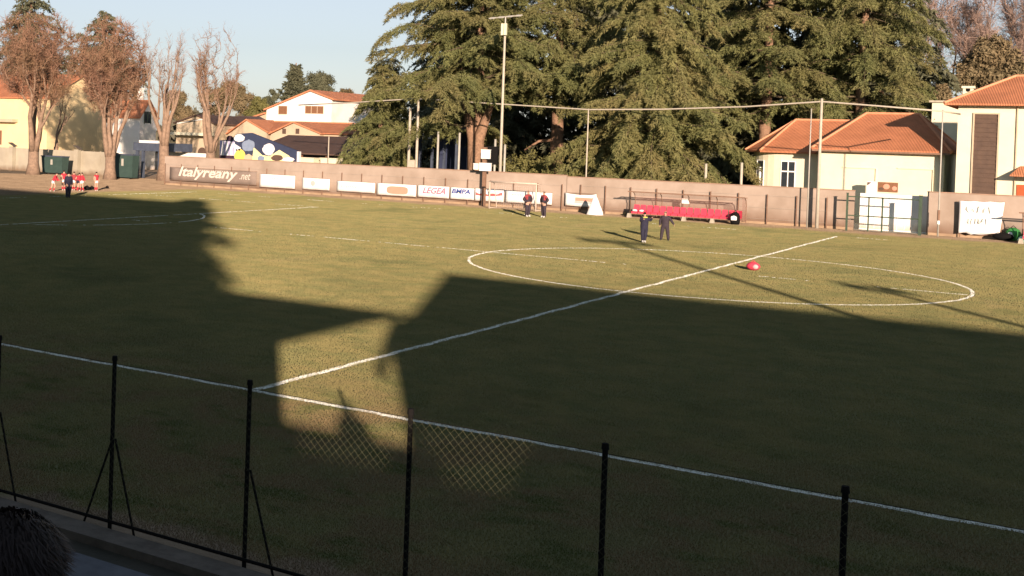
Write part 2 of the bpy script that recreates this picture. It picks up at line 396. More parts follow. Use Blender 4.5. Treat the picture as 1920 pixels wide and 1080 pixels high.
mk_obj = tag(mesh_obj('pitch_markings', lv, lf, M['chalk']), kind='structure')
BV = []; LV = []
LP = np.concatenate([np.stack((X[k], Y[k]), 1) for X, Y, tx, ty, k, w in line_pts])
_k = np.floor(LP/.11).astype(int); gridset = _k[:, 0]*100000+_k[:, 1]
for d0, d1, dens, h, w in ((0, 24, 1500, .024, .018), (24, 46, 720, .026, .028), (46, 125, 330, .024, .046)):
    n = int(dens*(155*80.3 if d0 > 40 else 75*55)); P = np.zeros((n, 3)); ii = np.arange(n); xa, xb, yb = (-100, 55, 73) if d0 > 40 else (-30, 45, 47.7)      # even scatter, no clumps or holes
    P[:, 0] = xa+(xb-xa)*((ii*.7548776662466927) % 1)+rng.normal(0, .012, n); P[:, 1] = -7.3+(yb+7.3)*((ii*.5698402909980532) % 1)+rng.normal(0, .012, n)
    P = P[(P[:, 1] < 64.6) | (P[:, 0] < -57.6)]
    dd = np.hypot(P[:, 0]-CAM[0], P[:, 1]-CAM[1]); P = P[(dd >= d0) & (dd < d1)]; P = P[in_view(P)]
    edge = (P[:, 1] > GRASS_Y1-.6+rng.normal(0, .9, len(P))) | (P[:, 0] < GRASS_X0+rng.normal(0, 1., len(P)))
    key = np.floor(P[:, :2]/.11).astype(int)
    on = np.isin(key[:, 0]*100000+key[:, 1], gridset)
    BV.append(blades(P[~on], h, w))
    # painted blades along the lines
    for X, Y, tx, ty, keep, wid in line_pts:
        dd = np.hypot(X-CAM[0], Y-CAM[1]); k = keep & (dd >= d0) & (dd < d1)
        if not k.any(): continue
        idx = np.repeat(np.nonzero(k)[0], max(3, int(dens*.12*wid*1.6)))
        u = rng.uniform(-.06, .06, len(idx)); v = rng.uniform(-.5, .5, len(idx))*wid
        Q = np.zeros((len(idx), 3)); Q[:, 0] = X[idx]+tx[idx]*u-ty[idx]*v; Q[:, 1] = Y[idx]+ty[idx]*u+tx[idx]*v
        Q = Q[in_view(Q)]
        if len(Q): LV.append(blades(Q, h*.9, w))
tag(tri_obj('grass', np.concatenate(BV), M['blades']), kind='stuff')
tag(tri_obj('painted_grass', np.concatenate(LV), M['chalk']), kind='stuff')

# strip outside the near fence: kerb, soil strip, path
MB().box((-40, -8.08, -.01), (60, -7.73, .10)).build('kerb', M['kerb'])['kind'] = 'structure'
sheet('soil_strip', -40, 60, -8.36, -8.08, .0, mat('damp_soil', (.045, .04, .028), (.03, .03, .02), 2, bump=.6))
sheet('path', -40, 60, -13.5, -8.36, .004, M['pavgrey'])
sheet('earth_strip', -105, -57.3, 64.9, 73, .0, M['turf'])
sheet('paved_yard', -3, 6, 64.95, 73.5, .004, M['concrete'])

# ------------------------------------------------------------------ the near fence (y = -7.6, posts every 2 m)
FY = -7.6
def near_fence():
    t = thing('chain_link_fence', 'dark green chain-link fence with thin posts running across the foreground', 'fence', (7.4, FY, 0))
    for i in range(-7, 15):
        x = 1.42+2.0*i
        b = MB(); b.path([(x, FY, 0), (x, FY, 2.06)], [.026, .026], 10); b.path([(x, FY, 2.06), (x, FY, 2.115)], [.036, .030], 10)
        for z in (.5, 1.1, 1.7): b.path([(x, FY, z), (x, FY, z+.02)], [.030, .030], 10)
        b.build('post', M['dark'], t)
    for x, sides in ((1.42, (1,)), (3.42, (-1, 1)), (5.42, (1,)), (-12.58, (1, -1)), (19.42, (1, -1))):
        for s in sides:
            b = MB(); b.path([(x+.02*s, FY+.03, 1.12), (x+.42*s, FY-.02, .0)], [.014, .014], 8); b.path([(x+.42*s, FY-.02, 0), (x+.42*s, FY-.02, .04)], [.03, .03], 8)
            b.build('brace', M['dark'], t)
    b = MB()
    for z, r in ((.14, .02), (2.03, .003)): b.path([(-13, FY-.03, z), (30, FY-.03, z)], [r, r], 6)
    b.build('rail', M['dark'], t)
    # diamond mesh as straight zig-zag wires
    b = MB(); p = .09; zt = 2.02; z0 = .15; r = .001
    n = int(43/p)
    for i in range(-20, n):
        x = -13+i*p
        for s in (1, -1):
            xa = x; xb = x+s*(zt-z0)
            b.path([(xa, FY-.03+.003*s, z0), (xb, FY-.03+.003*s, zt)], [r, r], 3, False)
    b.build('mesh', M['dullwire'], t)
near_fence()

# ------------------------------------------------------------------ what throws the big shadows: stand, block, evergreens, floodlights (behind the camera)
GY = -23.0
def stand():
    t = thing('grandstand', 'concrete grandstand behind the photographer, open at one bay', 'grandstand', (24, -20, 0))
    b = MB()
    for k in range(9):
        y0 = -14.3-k*.85; b.box((8, y0-.85 if k < 8 else GY+.01, 0), (60, y0, 1.6+k*.27))
    b.build('terrace', M['plank'], t)
    def P(x, z): return (x, GY, z)
    b = MB()
    b.prism([P(10, 0), P(70, 0), P(70, 5.118), P(17.05, 5.12), P(17.05, 8.1), P(10, 8.1)], (0, -.12, 0))   # low wall and left pier
    b.prism([P(19.5, 5.12), P(70, 5.12), P(70, 10.5), P(24.7, 10.5), P(21.75, 8.22), P(20.55, 7.55)], (0, -.12, 0))
    b.prism([P(17.05, 6.55), P(19.6, 7.45), P(21.6, 8.1), P(17.05, 8.1)], (0, -.12, 0))
    b.build('back_wall', M['plank'], t)
    b = MB(); b.path([(20.9, GY, 7.8), (20.3, GY, 7.15), (19.5, GY, 6.2)], [.09, .11, .12], 8); b.build('strut', M['dark'], t)
    b = MB(); b.prism([(24.7, GY-.3, 10.52), (24.7, -15, 8.45), (24.7, -15, 8.33), (24.7, GY-.3, 10.40)], (45, 0, 0)); b.build('roof', M['darkroof'], t)
stand()
def block():
    t = thing('apartment_block', 'tall flat-roofed block behind the grandstand', 'building', (-5, -38, 0))
    b = MB(); b.box((-60, -46, 0), (19.2, -34, 18.6)); b.build('wall', M['beige'], t)
    b = MB(); b.box((-60.3, -46.3, 18.6), (19.5, -33.7, 18.85)); b.build('roof', M['darkroof'], t)
block()

# ------------------------------------------------------------------ foliage generators
def unit(a): return a/(np.linalg.norm(a, axis=-1, keepdims=True)+1e-9)
def sprays(S, D, Ln, droop, dens, ll, lw, g, spread=.22, vz=.10, hang=-.35, flat=.6):
    n = np.maximum(1, (Ln*dens).astype(int)); idx = np.repeat(np.arange(len(S)), n); k = len(idx)
    u = g.random(k)**.85
    d = D[idx]; L = Ln[idx]
    side = unit(np.stack((-d[:, 1], d[:, 0], np.zeros(k)), 1))
    w = spread*(1.15-u)*g.normal(0, 1, k)
    pos = S[idx]+d*(u*L)[:, None]+side*w[:, None]
    pos[:, 2] -= droop*(u**2)*L+np.abs(w)*.25
    pos[:, 2] += g.normal(0, vz, k)*(1.1-u)
    ld = unit(d*.75+side*np.sign(w)[:, None]*.55+g.normal(0, .45, (k, 3))+np.array((0, 0, hang)))
    nrm = unit(g.normal(0, 1, (k, 3))*(1-flat)+np.array((0, 0, 1.))*flat*.6+np.array((.35, -.5, 0))*flat*.9)
    pv = unit(np.cross(ld, nrm)); l = ll*g.uniform(.6, 1.3, k); ww = lw*g.uniform(.6, 1.3, k)
    V = np.zeros((k, 3, 3)); V[:, 0] = pos-pv*ww[:, None]/2; V[:, 1] = pos+pv*ww[:, None]/2; V[:, 2] = pos+ld*l[:, None]
    return V

def conifer(name, label, cat, base, H, Rad, prof, seed, z0, m, bark='bark', trunk_r=.55, step=.62, per=5, e0=.12, dr=.35, dens=24, ll=.27, lw=.075, spread=.24, droop=.42, gap=None, group=None, limbs=(), skip_=.1, lean=(0, 0), twig_sp=.5, bias=None):
    g = np.random.default_rng(seed); base = np.array(base, float)
    t = thing(name, label, cat, base, group)
    axis = lambda z: base+np.array((lean[0]*z/H, lean[1]*z/H, z))
    b = MB(); br = MB(); zs = np.linspace(0, H*.97, 12)
    b.path([axis(z)+np.array((g.normal(0, .06), g.normal(0, .06), 0)) for z in zs], [trunk_r*(1.25 if i == 0 else 1)*(1-.93*z/H)+.03 for i, z in enumerate(zs)], 10)
    S = []; D = []; Ln = []; z = z0; ph = g.uniform(0, 6)
    while z < H*.99:
        for k in range(per):
            a = ph+2*math.pi*k/per+g.normal(0, .3)
            zz = z+g.uniform(-.5, .5)*step
            L = Rad*prof(zz/H)*g.uniform(.62, 1.12)
            if bias: L *= bias(a, zz)
            if L < .35 or g.random() < skip_: continue
            if gap and gap(a, zz, g): continue
            az = np.array((math.cos(a), math.sin(a), 0)); e = e0+g.normal(0, .11); q = dr*g.uniform(.55, 1.45); wa, wb, wp = g.normal(0, .05)*L, g.normal(0, .035)*L, g.uniform(0, 6); sv = np.array((-az[1], az[0], 0)); thin = g.random(4)
            o = axis(zz)
            f = lambda s: o+az*(L*s)+np.array((0, 0, L*(e*s-q*s*s)+wb*math.sin(s*7+wp)))+sv*(wa*math.sin(s*5+wp))
            npts = 6; pts = [f(s) for s in np.linspace(0, 1, npts)]
            r0 = min(.13, .015+.013*L); br.path(pts, [r0*(1-.9*s) for s in np.linspace(0, 1, npts)], 5, False)
            nt = max(3, int(L/twig_sp))
            for j in range(nt):
                s = .16+.84*(j+g.random())/nt
                slope = e-2*q*s
                if thin[min(3, int(s*4))] < .2 and g.random() < .7: continue
                for sd in (-1, 1):
                    if g.random() < .07: continue
                    ang = sd*R(g.uniform(20, 74)); c, n_ = math.cos(ang), math.sin(ang)
                    dv = np.array((az[0]*c-az[1]*n_, az[1]*c+az[0]*n_, slope*c-g.uniform(-.05, .36)))
                    S.append(f(s)); D.append(dv/np.linalg.norm(dv)); Ln.append(min(2.6, (.20*L+.55)*(1.12-.72*s)*g.uniform(.5, 1.4)))
            dv = az+np.array((0, 0, e-2*q)); S.append(f(.93)); D.append(dv/np.linalg.norm(dv)); Ln.append(.25*min(L, 4)+.3)
        z += step*g.uniform(.75, 1.25)*(1.15-.5*z/H); ph += g.uniform(.5, 1.4)
    for pts_, r_ in limbs: b.path([base+np.array(q) for q in pts_], r_, 9)
    b.build('trunk', M[bark], t, smooth=True); br.build('branches', M['barkdark'], t, smooth=True)
    V = sprays(np.array(S), np.array(D), np.array(Ln), droop, dens, ll, lw, g, spread)
    tri_obj('crown', V, M[m], t)
    return t

def bare_tree(name, label, base, H, width, seed, stems=4, fork=2.2, tr=.42, twigs=2500, tw_len=.9, tw_r=.022, twmat='twig', upright=.75, crown_lo=.35, group=None, lop=False, barkm='barkpale', fill=None):
    g = np.random.default_rng(seed); base = np.array(base, float); t = thing(name, label, 'tree', base, group)
    b = MB(); tips = []
    top = base+np.array((0, 0, fork))
    b.path([base+np.array((0, 0, -.1)), base+np.array((g.normal(0, .05), 0, fork*.5)), top+np.array((0, 0, .15))], [tr*1.45, tr*1.0, tr*.95], 10)
    segs = []
    def limb(p, d, L, r, depth):
        n = 5; pts = [p]; dd = d.copy(); rad = [r]
        for i in range(n):
            dd = unit(dd+g.normal(0, .13, 3)+np.array((0, 0, .10*upright))); pts.append(pts[-1]+dd*L/n); rad.append(r*(1-.62*(i+1)/n))
        b.path(pts, rad, 7 if depth < 2 else 5, depth == 0)
        for i in range(n): segs.append((pts[i], pts[i+1], depth))
        if depth >= 3 or r < .018: return
        kids = g.integers(2, 4) if depth else g.integers(3, 5)
        for k in range(kids):
            i = g.integers(2, n+1); a = g.uniform(0, 6.28)
            side = np.array((math.cos(a), math.sin(a), g.uniform(.1, .7)))
            limb(pts[i], unit(dd*(.8+.5*upright)+side*(.75 if depth == 0 else .9)*(1.15-upright*.5)), L*g.uniform(.42, .7), rad[i]*.72, depth+1)
    for s in range(stems):
        a = 2*math.pi*s/stems+g.uniform(-.5, .5); sp = width/H*.62*g.uniform(.5, 1.15)
        limb(top+np.array((math.cos(a), math.sin(a), 0))*tr*.5, unit(np.array((math.cos(a)*sp, math.sin(a)*sp, 1.))), (H-fork)*g.uniform(.42, .58), tr*g.uniform(.48, .66), 0)
    if fill:                                             # limbs grown out to points spread through the crown
        n_, cz, rx, rz = fill; c = base+np.array((0, 0, cz)); nodes = [(q[1], .05) for q in segs if q[1][2] > base[2]+fork+.5]
        T = unit(g.normal(0, 1, (n_, 3)))*(g.random((n_, 1))**.42)*np.array((rx, rx, rz))+c
        T = T[np.argsort(np.linalg.norm(T-top, axis=1))]
        NP = np.array([q[0] for q in nodes])
        for p in T:
            dd = np.linalg.norm(NP-p, axis=1)+np.maximum(0, NP[:, 2]-p[2]+.3)*3; o = NP[int(np.argmin(dd))]
            m_ = (o+p)/2+np.array((0, 0, -.08))+g.normal(0, .08, 3); b.path([o, m_, p], [.032, .024, .012], 4, False)
            segs.append((o, m_, 2)); segs.append((m_, p, 3)); NP = np.vstack((NP, p[None]))
    b.build('trunk', M[barkm], t, smooth=True)
    w = np.array([(s[2] > 0)*(s[2]+.6)*np.linalg.norm(s[1]-s[0]) if (s[0][2]-base[2]) > H*crown_lo else 0. for s in segs]); w /= w.sum()
    k = g.choice(len(segs), twigs, p=w); A = np.array([segs[i][0] for i in k]); B = np.array([segs[i][1] for i in k])
    P = A+(B-A)*g.random((twigs, 1)); d = unit(unit(B-A)*.55+g.normal(0, .55, (twigs, 3))+np.array((0, 0, .35*upright)))
    l = tw_len*g.uniform(.4, 1.3, twigs); pv = unit(np.cross(d, g.normal(0, 1, (twigs, 3))))
    def slv(P, d, l, r, pv):
        V = np.zeros((len(P), 3, 3)); V[:, 0] = P-pv*r; V[:, 1] = P+pv*r; V[:, 2] = P+d*l[:, None]; return V
    Vs = [slv(P, d, l, tw_r, pv)]
    for q in range(3):                                   # finer side twigs
        P2 = P+d*(l*g.uniform(.25, .9, twigs))[:, None]; d2 = unit(d+g.normal(0, .6, (twigs, 3)))
        Vs.append(slv(P2, d2, l*g.uniform(.35, .6, twigs), tw_r*.65, unit(np.cross(d2, g.normal(0, 1, (twigs, 3))))))
    tri_obj('crown', np.concatenate(Vs), M[twmat], t)
    return t

def leafy(name, label, cat, base, blobs, n, m, seed, ll=.35, lw=.25, trunk=None, group=None, holes=.35):
    # broad crown: leaves on the outer shell of a few overlapping lumps with ragged density
    g = np.random.default_rng(seed); base = np.array(base, float); t = thing(name, label, cat, base, group)
    b = MB(); h = trunk or .6
    b.path([base, base+np.array((.05, 0, h*.6)), base+np.array((0, .05, h))], [.16, .12, .06], 7)
    Vs = []
    tot = sum(q[3]*q[4]+q[3]*q[3] for q in blobs)
    for cx, cy, cz, rx, rz in blobs:
        c = base+np.array((cx, cy, cz)); k = int(n*(rx*rz+rx*rx)/tot)
        b.path([base+np.array((0, 0, h*.8)), (base+np.array((0, 0, h))+c)/2, c], [.08, .05, .02], 5)
        nc = max(8, int(rx*rz*9)); cd = unit(g.normal(0, 1, (nc, 3))); cr = g.uniform(.55, 1.08, nc)
        ci = g.integers(0, nc, k); u = cd[ci]*cr[ci][:, None]*np.array((rx, rx, rz))+g.normal(0, .17, (k, 3))*min(rx, rz)
        pos = c+u; nr = unit(unit(u)+g.normal(0, .7, (k, 3))); a = unit(np.cross(nr, g.normal(0, 1, (k, 3)))); bb = np.cross(nr, a)
        L = ll*g.uniform(.6, 1.3, k); W = lw*g.uniform(.6, 1.3, k)
        V = np.zeros((k, 3, 3)); V[:, 0] = pos-a*W[:, None]/2; V[:, 1] = pos+a*W[:, None]/2; V[:, 2] = pos+bb*L[:, None]; Vs.append(V)
    b.build('trunk', M['barkpale'], t); tri_obj('crown', np.concatenate(Vs), M[m], t)
    return t

# evergreens behind the stand whose ragged edge falls across the pitch
def cone_prof(p): return lambda s: max(.03, (1-s))**p
conifer('conifer', 'tall dark conifer behind the grandstand beside the flat-roofed block', 'tree', (23.0, -40.5, 0), 21.5, 6.4, cone_prof(.66), 51, 2.5, 'conifer', step=.36, per=9, dens=16, ll=.5, lw=.22, e0=.1, dr=.3)

# floodlight masts on the near side, whose long shadows cross the circle
def mast(label, base, H, half=1.3, lamps=4, group='floodlight masts', n=10, az=0.):
    t = thing('floodlight_mast', label, 'floodlight mast', base, group); x, y, z0 = base
    b = MB(); b.path([(x, y, z0), (x, y, z0+H*.5), (x, y, z0+H)], [.24, .2, .16], n); b.path([(x, y, z0), (x, y, z0+.4)], [.3, .3], n); b.build('pole', M['metal'], t, smooth=True)
    dx, dy = math.cos(az), math.sin(az)
    b = MB(); b.path([(x-half*dx, y-half*dy, z0+H), (x+half*dx, y+half*dy, z0+H)], [.12, .12], 6); b.build('crossbar', M['metal'], t)
    for i in range(lamps):
        k = -half+2*half*(i+.5)/lamps; c = (x+k*dx, y+k*dy-.12, z0+H+.16)
        b = MB(); b.prism([(c[0]-.32, c[1], c[2]-.14), (c[0]+.32, c[1], c[2]-.14), (c[0]+.32, c[1]+.10, c[2]+.16), (c[0]-.32, c[1]+.10, c[2]+.16)], (0, .16, .05))
        b.tube((c[0], c[1]+.12, c[2]-.16), (c[0], c[1]+.12, c[2]+.02), .03, n=6)
        b.build('lamp', M['boardwhite'], t)
    return t
mast('tall floodlight mast on the near side of the pitch', (30.6, -12.5, 0), 12.6, 1.9)
mast('shorter floodlight mast on the near side of the pitch', (36.0, -12.6, 0), 9.9, 1.0, 2)

# ------------------------------------------------------------------ boundary walls, fence posts and wires in front of them
WY = 64.9
def pwall(label, x0, x1, h, caps=True, step=3.76, name='boundary_wall'):
    t = thing(name, label, 'wall', ((x0+x1)/2, WY+.1, 0), 'boundary walls along the far side')
    b = MB(); b.box((x0, WY, 0), (x1, WY+.18, h)); b.build('panel', M['pinkwall'], t)
    b = MB(); b.box((x0-.02, WY-.035, h), (x1+.02, WY+.215, h+.055)); b.build('coping', M['pinkcap'], t)
    b = MB(); b.box((x0, WY-.02, 0), (x1, WY-.002, .16)); b.build('plinth', M['soil'], t)
    return t
pwall('pink rendered wall behind the row of white advertising boards', -57.2, -19.35, 2.56)
pwall('lower pink rendered wall behind the dugout with red seats', -19.31, -.35, 2.47)
pwall('pink rendered wall right of the green gate, behind the handwritten sheet', 3.72, 22, 2.62)
def perimeter(label, x0, x1, sp, h, y):
    t = thing('wire_fence', label, 'fence', ((x0+x1)/2, y, 0), 'thin wire fences along the far wall')
    n = int(round((x1-x0)/sp))
    for i in range(n+1):
        x = x0+i*sp; b = MB(); b.box((x-.028, y-.028, 0), (x+.028, y+.028, h)); b.build('post', M['rust'], t)
    b = MB()
    for z in (.35, 1.1, h-.08): b.path([(x0, y, z), (x1, y, z)], [.004, .004], 4)
    b.build('wire', M['metal'], t)
perimeter('brown-posted wire fence carrying the white advertising boards', -57.0, -19.6, 1.87, 1.93, 64.74)
perimeter('brown-posted wire fence running behind the dugout', -18.2, -1.9, 1.81, 1.98, 64.74)

# ------------------------------------------------------------------ lettering
def text_mb(txt, w, h, org, depth=.006, shear=0., bold=0.):
    c = bpy.data.curves.new('lettering', 'FONT'); c.body = txt; c.extrude = .5; c.shear = shear; c.offset = bold; c.resolution_u = 3
    o = bpy.data.objects.new('lettering', c); COL.objects.link(o)
    dg = bpy.context.evaluated_depsgraph_get(); me = bpy.data.meshes.new_from_object(o.evaluated_get(dg))
    v = np.array([x.co[:] for x in me.vertices]); f = [tuple(p.vertices) for p in me.polygons]
    bpy.data.objects.remove(o); bpy.data.curves.remove(c); bpy.data.meshes.remove(me)
    lo, hi = v.min(0), v.max(0); s = (v-lo)/(hi-lo+1e-9)
    P = np.stack((org[0]+s[:, 0]*w, org[1]-depth*s[:, 2], org[2]+s[:, 1]*h), 1)      # reads from the -Y side
    b = MB(); b.add(P.tolist(), f); return b

# advertising boards on the wire fence, y = 64.2
BY = 64.6
def board(label, a, c, name='advertising_board', m='boardwhite', sag=0.):
    x0, x1 = at(a[0], (a[1]+c[1])/2, BY)[0], at(c[0], (a[1]+c[1])/2, BY)[0]
    z1 = at(a[0], a[1], BY)[2]; z0 = at(c[0], c[1], BY)[2]
    t = thing(name, label, 'banner', ((x0+x1)/2, BY, 0), 'banners along the far wall')
    nx = 14; vs = []; fs = []; g = random.Random(int(x0*10))
    for j in range(4):
        for i in range(nx+1):
            u = i/nx; v = j/3
            vs.append((x0+(x1-x0)*u, BY-.012+.012*math.sin(u*17+j)+g.uniform(-.004, .004), z0+(z1-z0)*v-(sag*4*u*(1-u)*(1 if j == 3 else .3))+g.uniform(-.006, .006)))
    for j in range(3):
        for i in range(nx):
            q = j*(nx+1)+i; fs.append((q, q+1, q+nx+2, q+nx+1))
    o = mesh_obj('sheet', vs, fs, M[m], t, smooth=True)
    md = o.modifiers.new('thick', 'SOLIDIFY'); md.thickness = .012; md.offset = -1
    b = MB(); b.box((x0-.02, BY+.03, z0-.05), (x1+.02, BY+.06, z0-.005)); b.box((x0-.02, BY+.03, z1+.005), (x1+.02, BY+.06, z1+.03)); b.build('frame', M['rust'], t)
    return t, x0, x1, z0, z1
LY = BY-.03
def smudge(t, x0, x1, z0, z1, m, n, seed, name='lettering', hgt=.7):
    g = random.Random(seed); b = MB(); w = (x1-x0)/n
    for i in range(n):                                     # print too small to read from here
        xa = x0+i*w; hh = (z1-z0)*g.uniform(hgt, 1)
        b.prism([(xa, LY, z0), (xa+w*g.uniform(.25, .6), LY, z0), (xa+w*.8, LY, z0+hh), (xa+w*.3, LY, z0+hh)], (0, -.004, 0))
    b.build(name, M[m], t)
t, x0, x1, z0, z1 = board('white board nearest the brown script banner, almost blank with a faint grey line', (487, 326), (553, 354))
smudge(t, x0+.9, x0+2.0, z0+.72, z0+.86, 'inkgrey', 6, 1)
t, x0, x1, z0, z1 = board('shortest white board, with a faint grey round emblem', (567, 333), (618, 357))
b = MB(); b.prism([(x0+1.05+.22*math.cos(a), LY, z0+.5+.22*math.sin(a)) for a in np.linspace(0, 6.28, 19)[:-1]], (0, -.004, 0)); b.build('emblem', M['inkgrey'], t)
t, x0, x1, z0, z1 = board('white board third from the script banner, with faint blue-grey print', (632, 339), (703, 362))
smudge(t, x0+.35, x0+1.9, z0+.3, z0+.5, 'inkgrey', 9, 3)
t, x0, x1, z0, z1 = board('white board with a rounded peach shape in its middle', (707, 343), (780, 369))
b = MB(); cx, cz, a_, c_ = (x0+x1)/2+.1, (z0+z1)/2-.03, .95, .30
b.prism([(cx+a_*(abs(math.cos(q))**.45)*np.sign(math.cos(q)), LY, cz+c_*(abs(math.sin(q))**.6)*np.sign(math.sin(q))) for q in np.linspace(0, 6.28, 33)[:-1]], (0, -.004, 0)); b.build('printed_shape', M['inkpeach'], t)
t, x0, x1, z0, z1 = board('white board with large slanted purple-red capitals', (783, 347), (842, 372))
text_mb('LEGEA', 1.95, (z1-z0)*.55, (x0+.45, LY, z0+(z1-z0)*.32), shear=.35, bold=.02).build('lettering', M['inkpurple'], t)
t, x0, x1, z0, z1 = board('white board with dark blue capitals beside the purple-lettered one', (844.5, 351), (889, 375))
text_mb('BMPA', 1.55, (z1-z0)*.4, (x0+.12, LY, z0+(z1-z0)*.48), shear=.2, bold=.035).build('lettering', M['inkblue'], t)
t, x0, x1, z0, z1 = board('white board with curved red lettering behind the small goal', (890, 353), (944.5, 379))
b = MB(); pts = [(x0+.1+2.15*u, .32-.25*math.sin(u*3.1)+.25*u) for u in np.linspace(0, 1, 16)]
b.prism([(px_, LY, z0+.32+q*.3) for px_, q in pts]+[(px_, LY, z0+.32+q*.3+.16+.05*math.sin(px_*9)) for px_, q in pts[::-1]], (0, -.004, 0)); b.build('lettering', M['inkred'], t)
t, x0, x1, z0, z1 = board('white board with one small grey word, behind the two people in navy', (948, 357), (1035, 384))
smudge(t, x0+.5, x0+1.25, z0+.52, z0+.68, 'inkgrey', 6, 8)
t, x0, x1, z0, z1 = board('rumpled white banner with a pink and grey stripe, last before the dugout', (1060, 361), (1118, 388), sag=.12)
b = MB(); b.box((x0+.75, LY-.004, z0+.34), (x1-.25, LY, z0+.6)); b.build('stripe', M['inkpeach'], t)
b = MB(); b.box((x0+.7, LY-.004, z0+.2), (x1-.35, LY, z0+.32)); b.build('dark_stripe', M['inkgrey'], t)
t, x0, x1, z0, z1 = board('long taupe banner with big white slanted script, left end of the far wall', (318, 313), (481, 347), m='bannerbrown', sag=.1)
text_mb('Italyreany', 6.6, 1.12, (x0+1.05, LY-.01, z0+.12), shear=.3, bold=.022).build('lettering', M['offwhite'], t)
text_mb('.net', 1.15, .5, (x0+7.85, LY-.01, z0+.40), shear=.3).build('lettering', M['offwhite'], t)
smudge(t, x0+2.9, x0+6.6, z1-.2, z1-.1, 'offwhite', 15, 12)
unit_ = lambda a: a/(np.linalg.norm(a, axis=-1, keepdims=True)+1e-9)

# ------------------------------------------------------------------ dugout
def dugout(label, x0, x1, y, nseat, group):
    t = thing('dugout', label, 'dugout', ((x0+x1)/2, y, 0), group)
    n = 4; xs = [x0+.15+(x1-x0-.3)*i/n for i in range(n+1)]
    for i, x in enumerate(xs):
        b = MB(); b.path([(x, y+.95, .1), (x, y+1.0, 1.15), (x, y+.85, 1.55), (x, y+.55, 1.72), (x, y-.15, 1.76)], [.028]*5, 6); b.path([(x, y-.15, .22), (x, y+.95, .22)], [.03, .03], 6)
        b.build('hoop', M['rust'], t)
        if i in (0, 2, 3):
            b = MB(); b.prism([(x-.14, y-.3, 0), (x+.14, y-.3, 0), (x+.08, y-.3, .30), (x-.08, y-.3, .30)], (0, .28, 0)); b.build('concrete_foot', M['concrete'], t)
    b = MB(); b.box((x0, y-.19, 1.73), (x1, y-.12, 1.80)); b.box((x0, y+.5, 1.70), (x1, y+.56, 1.75)); b.box((x0+.1, y-.05, .24), (x1-.1, y+.02, .30)); b.build('rail', M['rust'], t)
    pr = [(y+.99, .2), (y+1.02, 1.15), (y+.88, 1.57), (y+.56, 1.745), (y-.13, 1.79)]
    b = MB()
    for q in range(len(pr)-1):
        for i in range(n):
            b.add([(xs[i]+.03, *pr[q]), (xs[i+1]-.03, *pr[q]), (xs[i+1]-.03, *pr[q+1]), (xs[i]+.03, *pr[q+1])], [(0, 1, 2, 3)])
    b.build('clear_panel', M['clear'], t, smooth=True)
    b = MB(); b.prism([(x1-.16, y+.95, .25), (x1-.16, y+.95, 1.2), (x1-.16, y+.5, 1.68), (x1-.16, y-.1, 1.72), (x1-.16, y+.15, .3)], (.01, 0, 0)); b.build('end_panel', M['clear'], t)
    w = (x1-x0-.45)/nseat
    for i in range(nseat):
        x = x0+.2+w*i
        b = MB(); b.box((x+.02, y+.05, .38), (x+w-.02, y+.46, .43))
        b.add([(x+.02, y+.44, .42), (x+w-.02, y+.44, .42), (x+w-.05, y+.55, .88), (x+.05, y+.55, .88), (x+.02, y+.48, .42), (x+w-.02, y+.48, .42), (x+w-.05, y+.59, .88), (x+.05, y+.59, .88)],
              [(0, 1, 2, 3), (5, 4, 7, 6), (3, 2, 6, 7), (1, 5, 6, 2), (4, 0, 3, 7)])
        b.prism([(x+.02, y+.05, .43), (x+w-.02, y+.05, .43), (x+w-.02, y+.05, .30), (x+.02, y+.05, .30)], (0, -.02, 0))
        b.build('seat', M['red'], t)
    return t
t = dugout('long clear-backed dugout with a full row of red seats', -13.95, -6.35, 62.4, 16, 'dugouts by the far touchline')
b = MB(); b.box((-10.65, 63.36, 1.12), (-10.15, 63.385, 1.46)); b.build('notice', M['boardwhite'], t)
dugout('second dugout with red seats, cut off by the right edge of the photo', gp(1909, 456)[0], gp(1909, 456)[0]+7.5, gp(1909, 456)[1]-.2, 14, 'dugouts by the far touchline')
for px, lab in ((1177, 'white folded cloth on the leftmost red seat of the long dugout'), (1191, 'white folded cloth on the second red seat of the long dugout')):
    x = -13.75+.447*(.5 if px == 1177 else 1.5); g = random.Random(px); b = MB(); b.ell((x, 62.55, .50), (.17, .15, .075), 9, 6, .2, g)
    tag(b.build('folded_cloth', M['tarp'], None, (x, 62.55, .44), True), lab, 'cloth', 'cloths on the dugout seats')
# dark round kit bin with a white patch beside the dugout
x, y = gp(1386, 420)[:2]; y = 62.2
t = thing('kit_bag', 'black kit bag with a white patch beside the right end of the long dugout', 'bag', (x, y, 0))
b = MB(); b.path([(x, y, .03), (x, y, .2), (x, y, .55), (x, y, .74), (x, y, .82)], [.26, .31, .30, .22, .08], 12); b.path([(x-.12, y, .8), (x, y-.02, .93), (x+.12, y, .8)], [.02]*3, 6); b.build('body', M['dark'], t, smooth=True)
b = MB(); b.prism([(x-.17, y-.30, .3), (x+.17, y-.30, .3), (x+.18, y-.31, .52), (x, y-.32, .60), (x-.18, y-.31, .52)], (0, -.03, 0)); b.build('patch', M['boardwhite'], t)

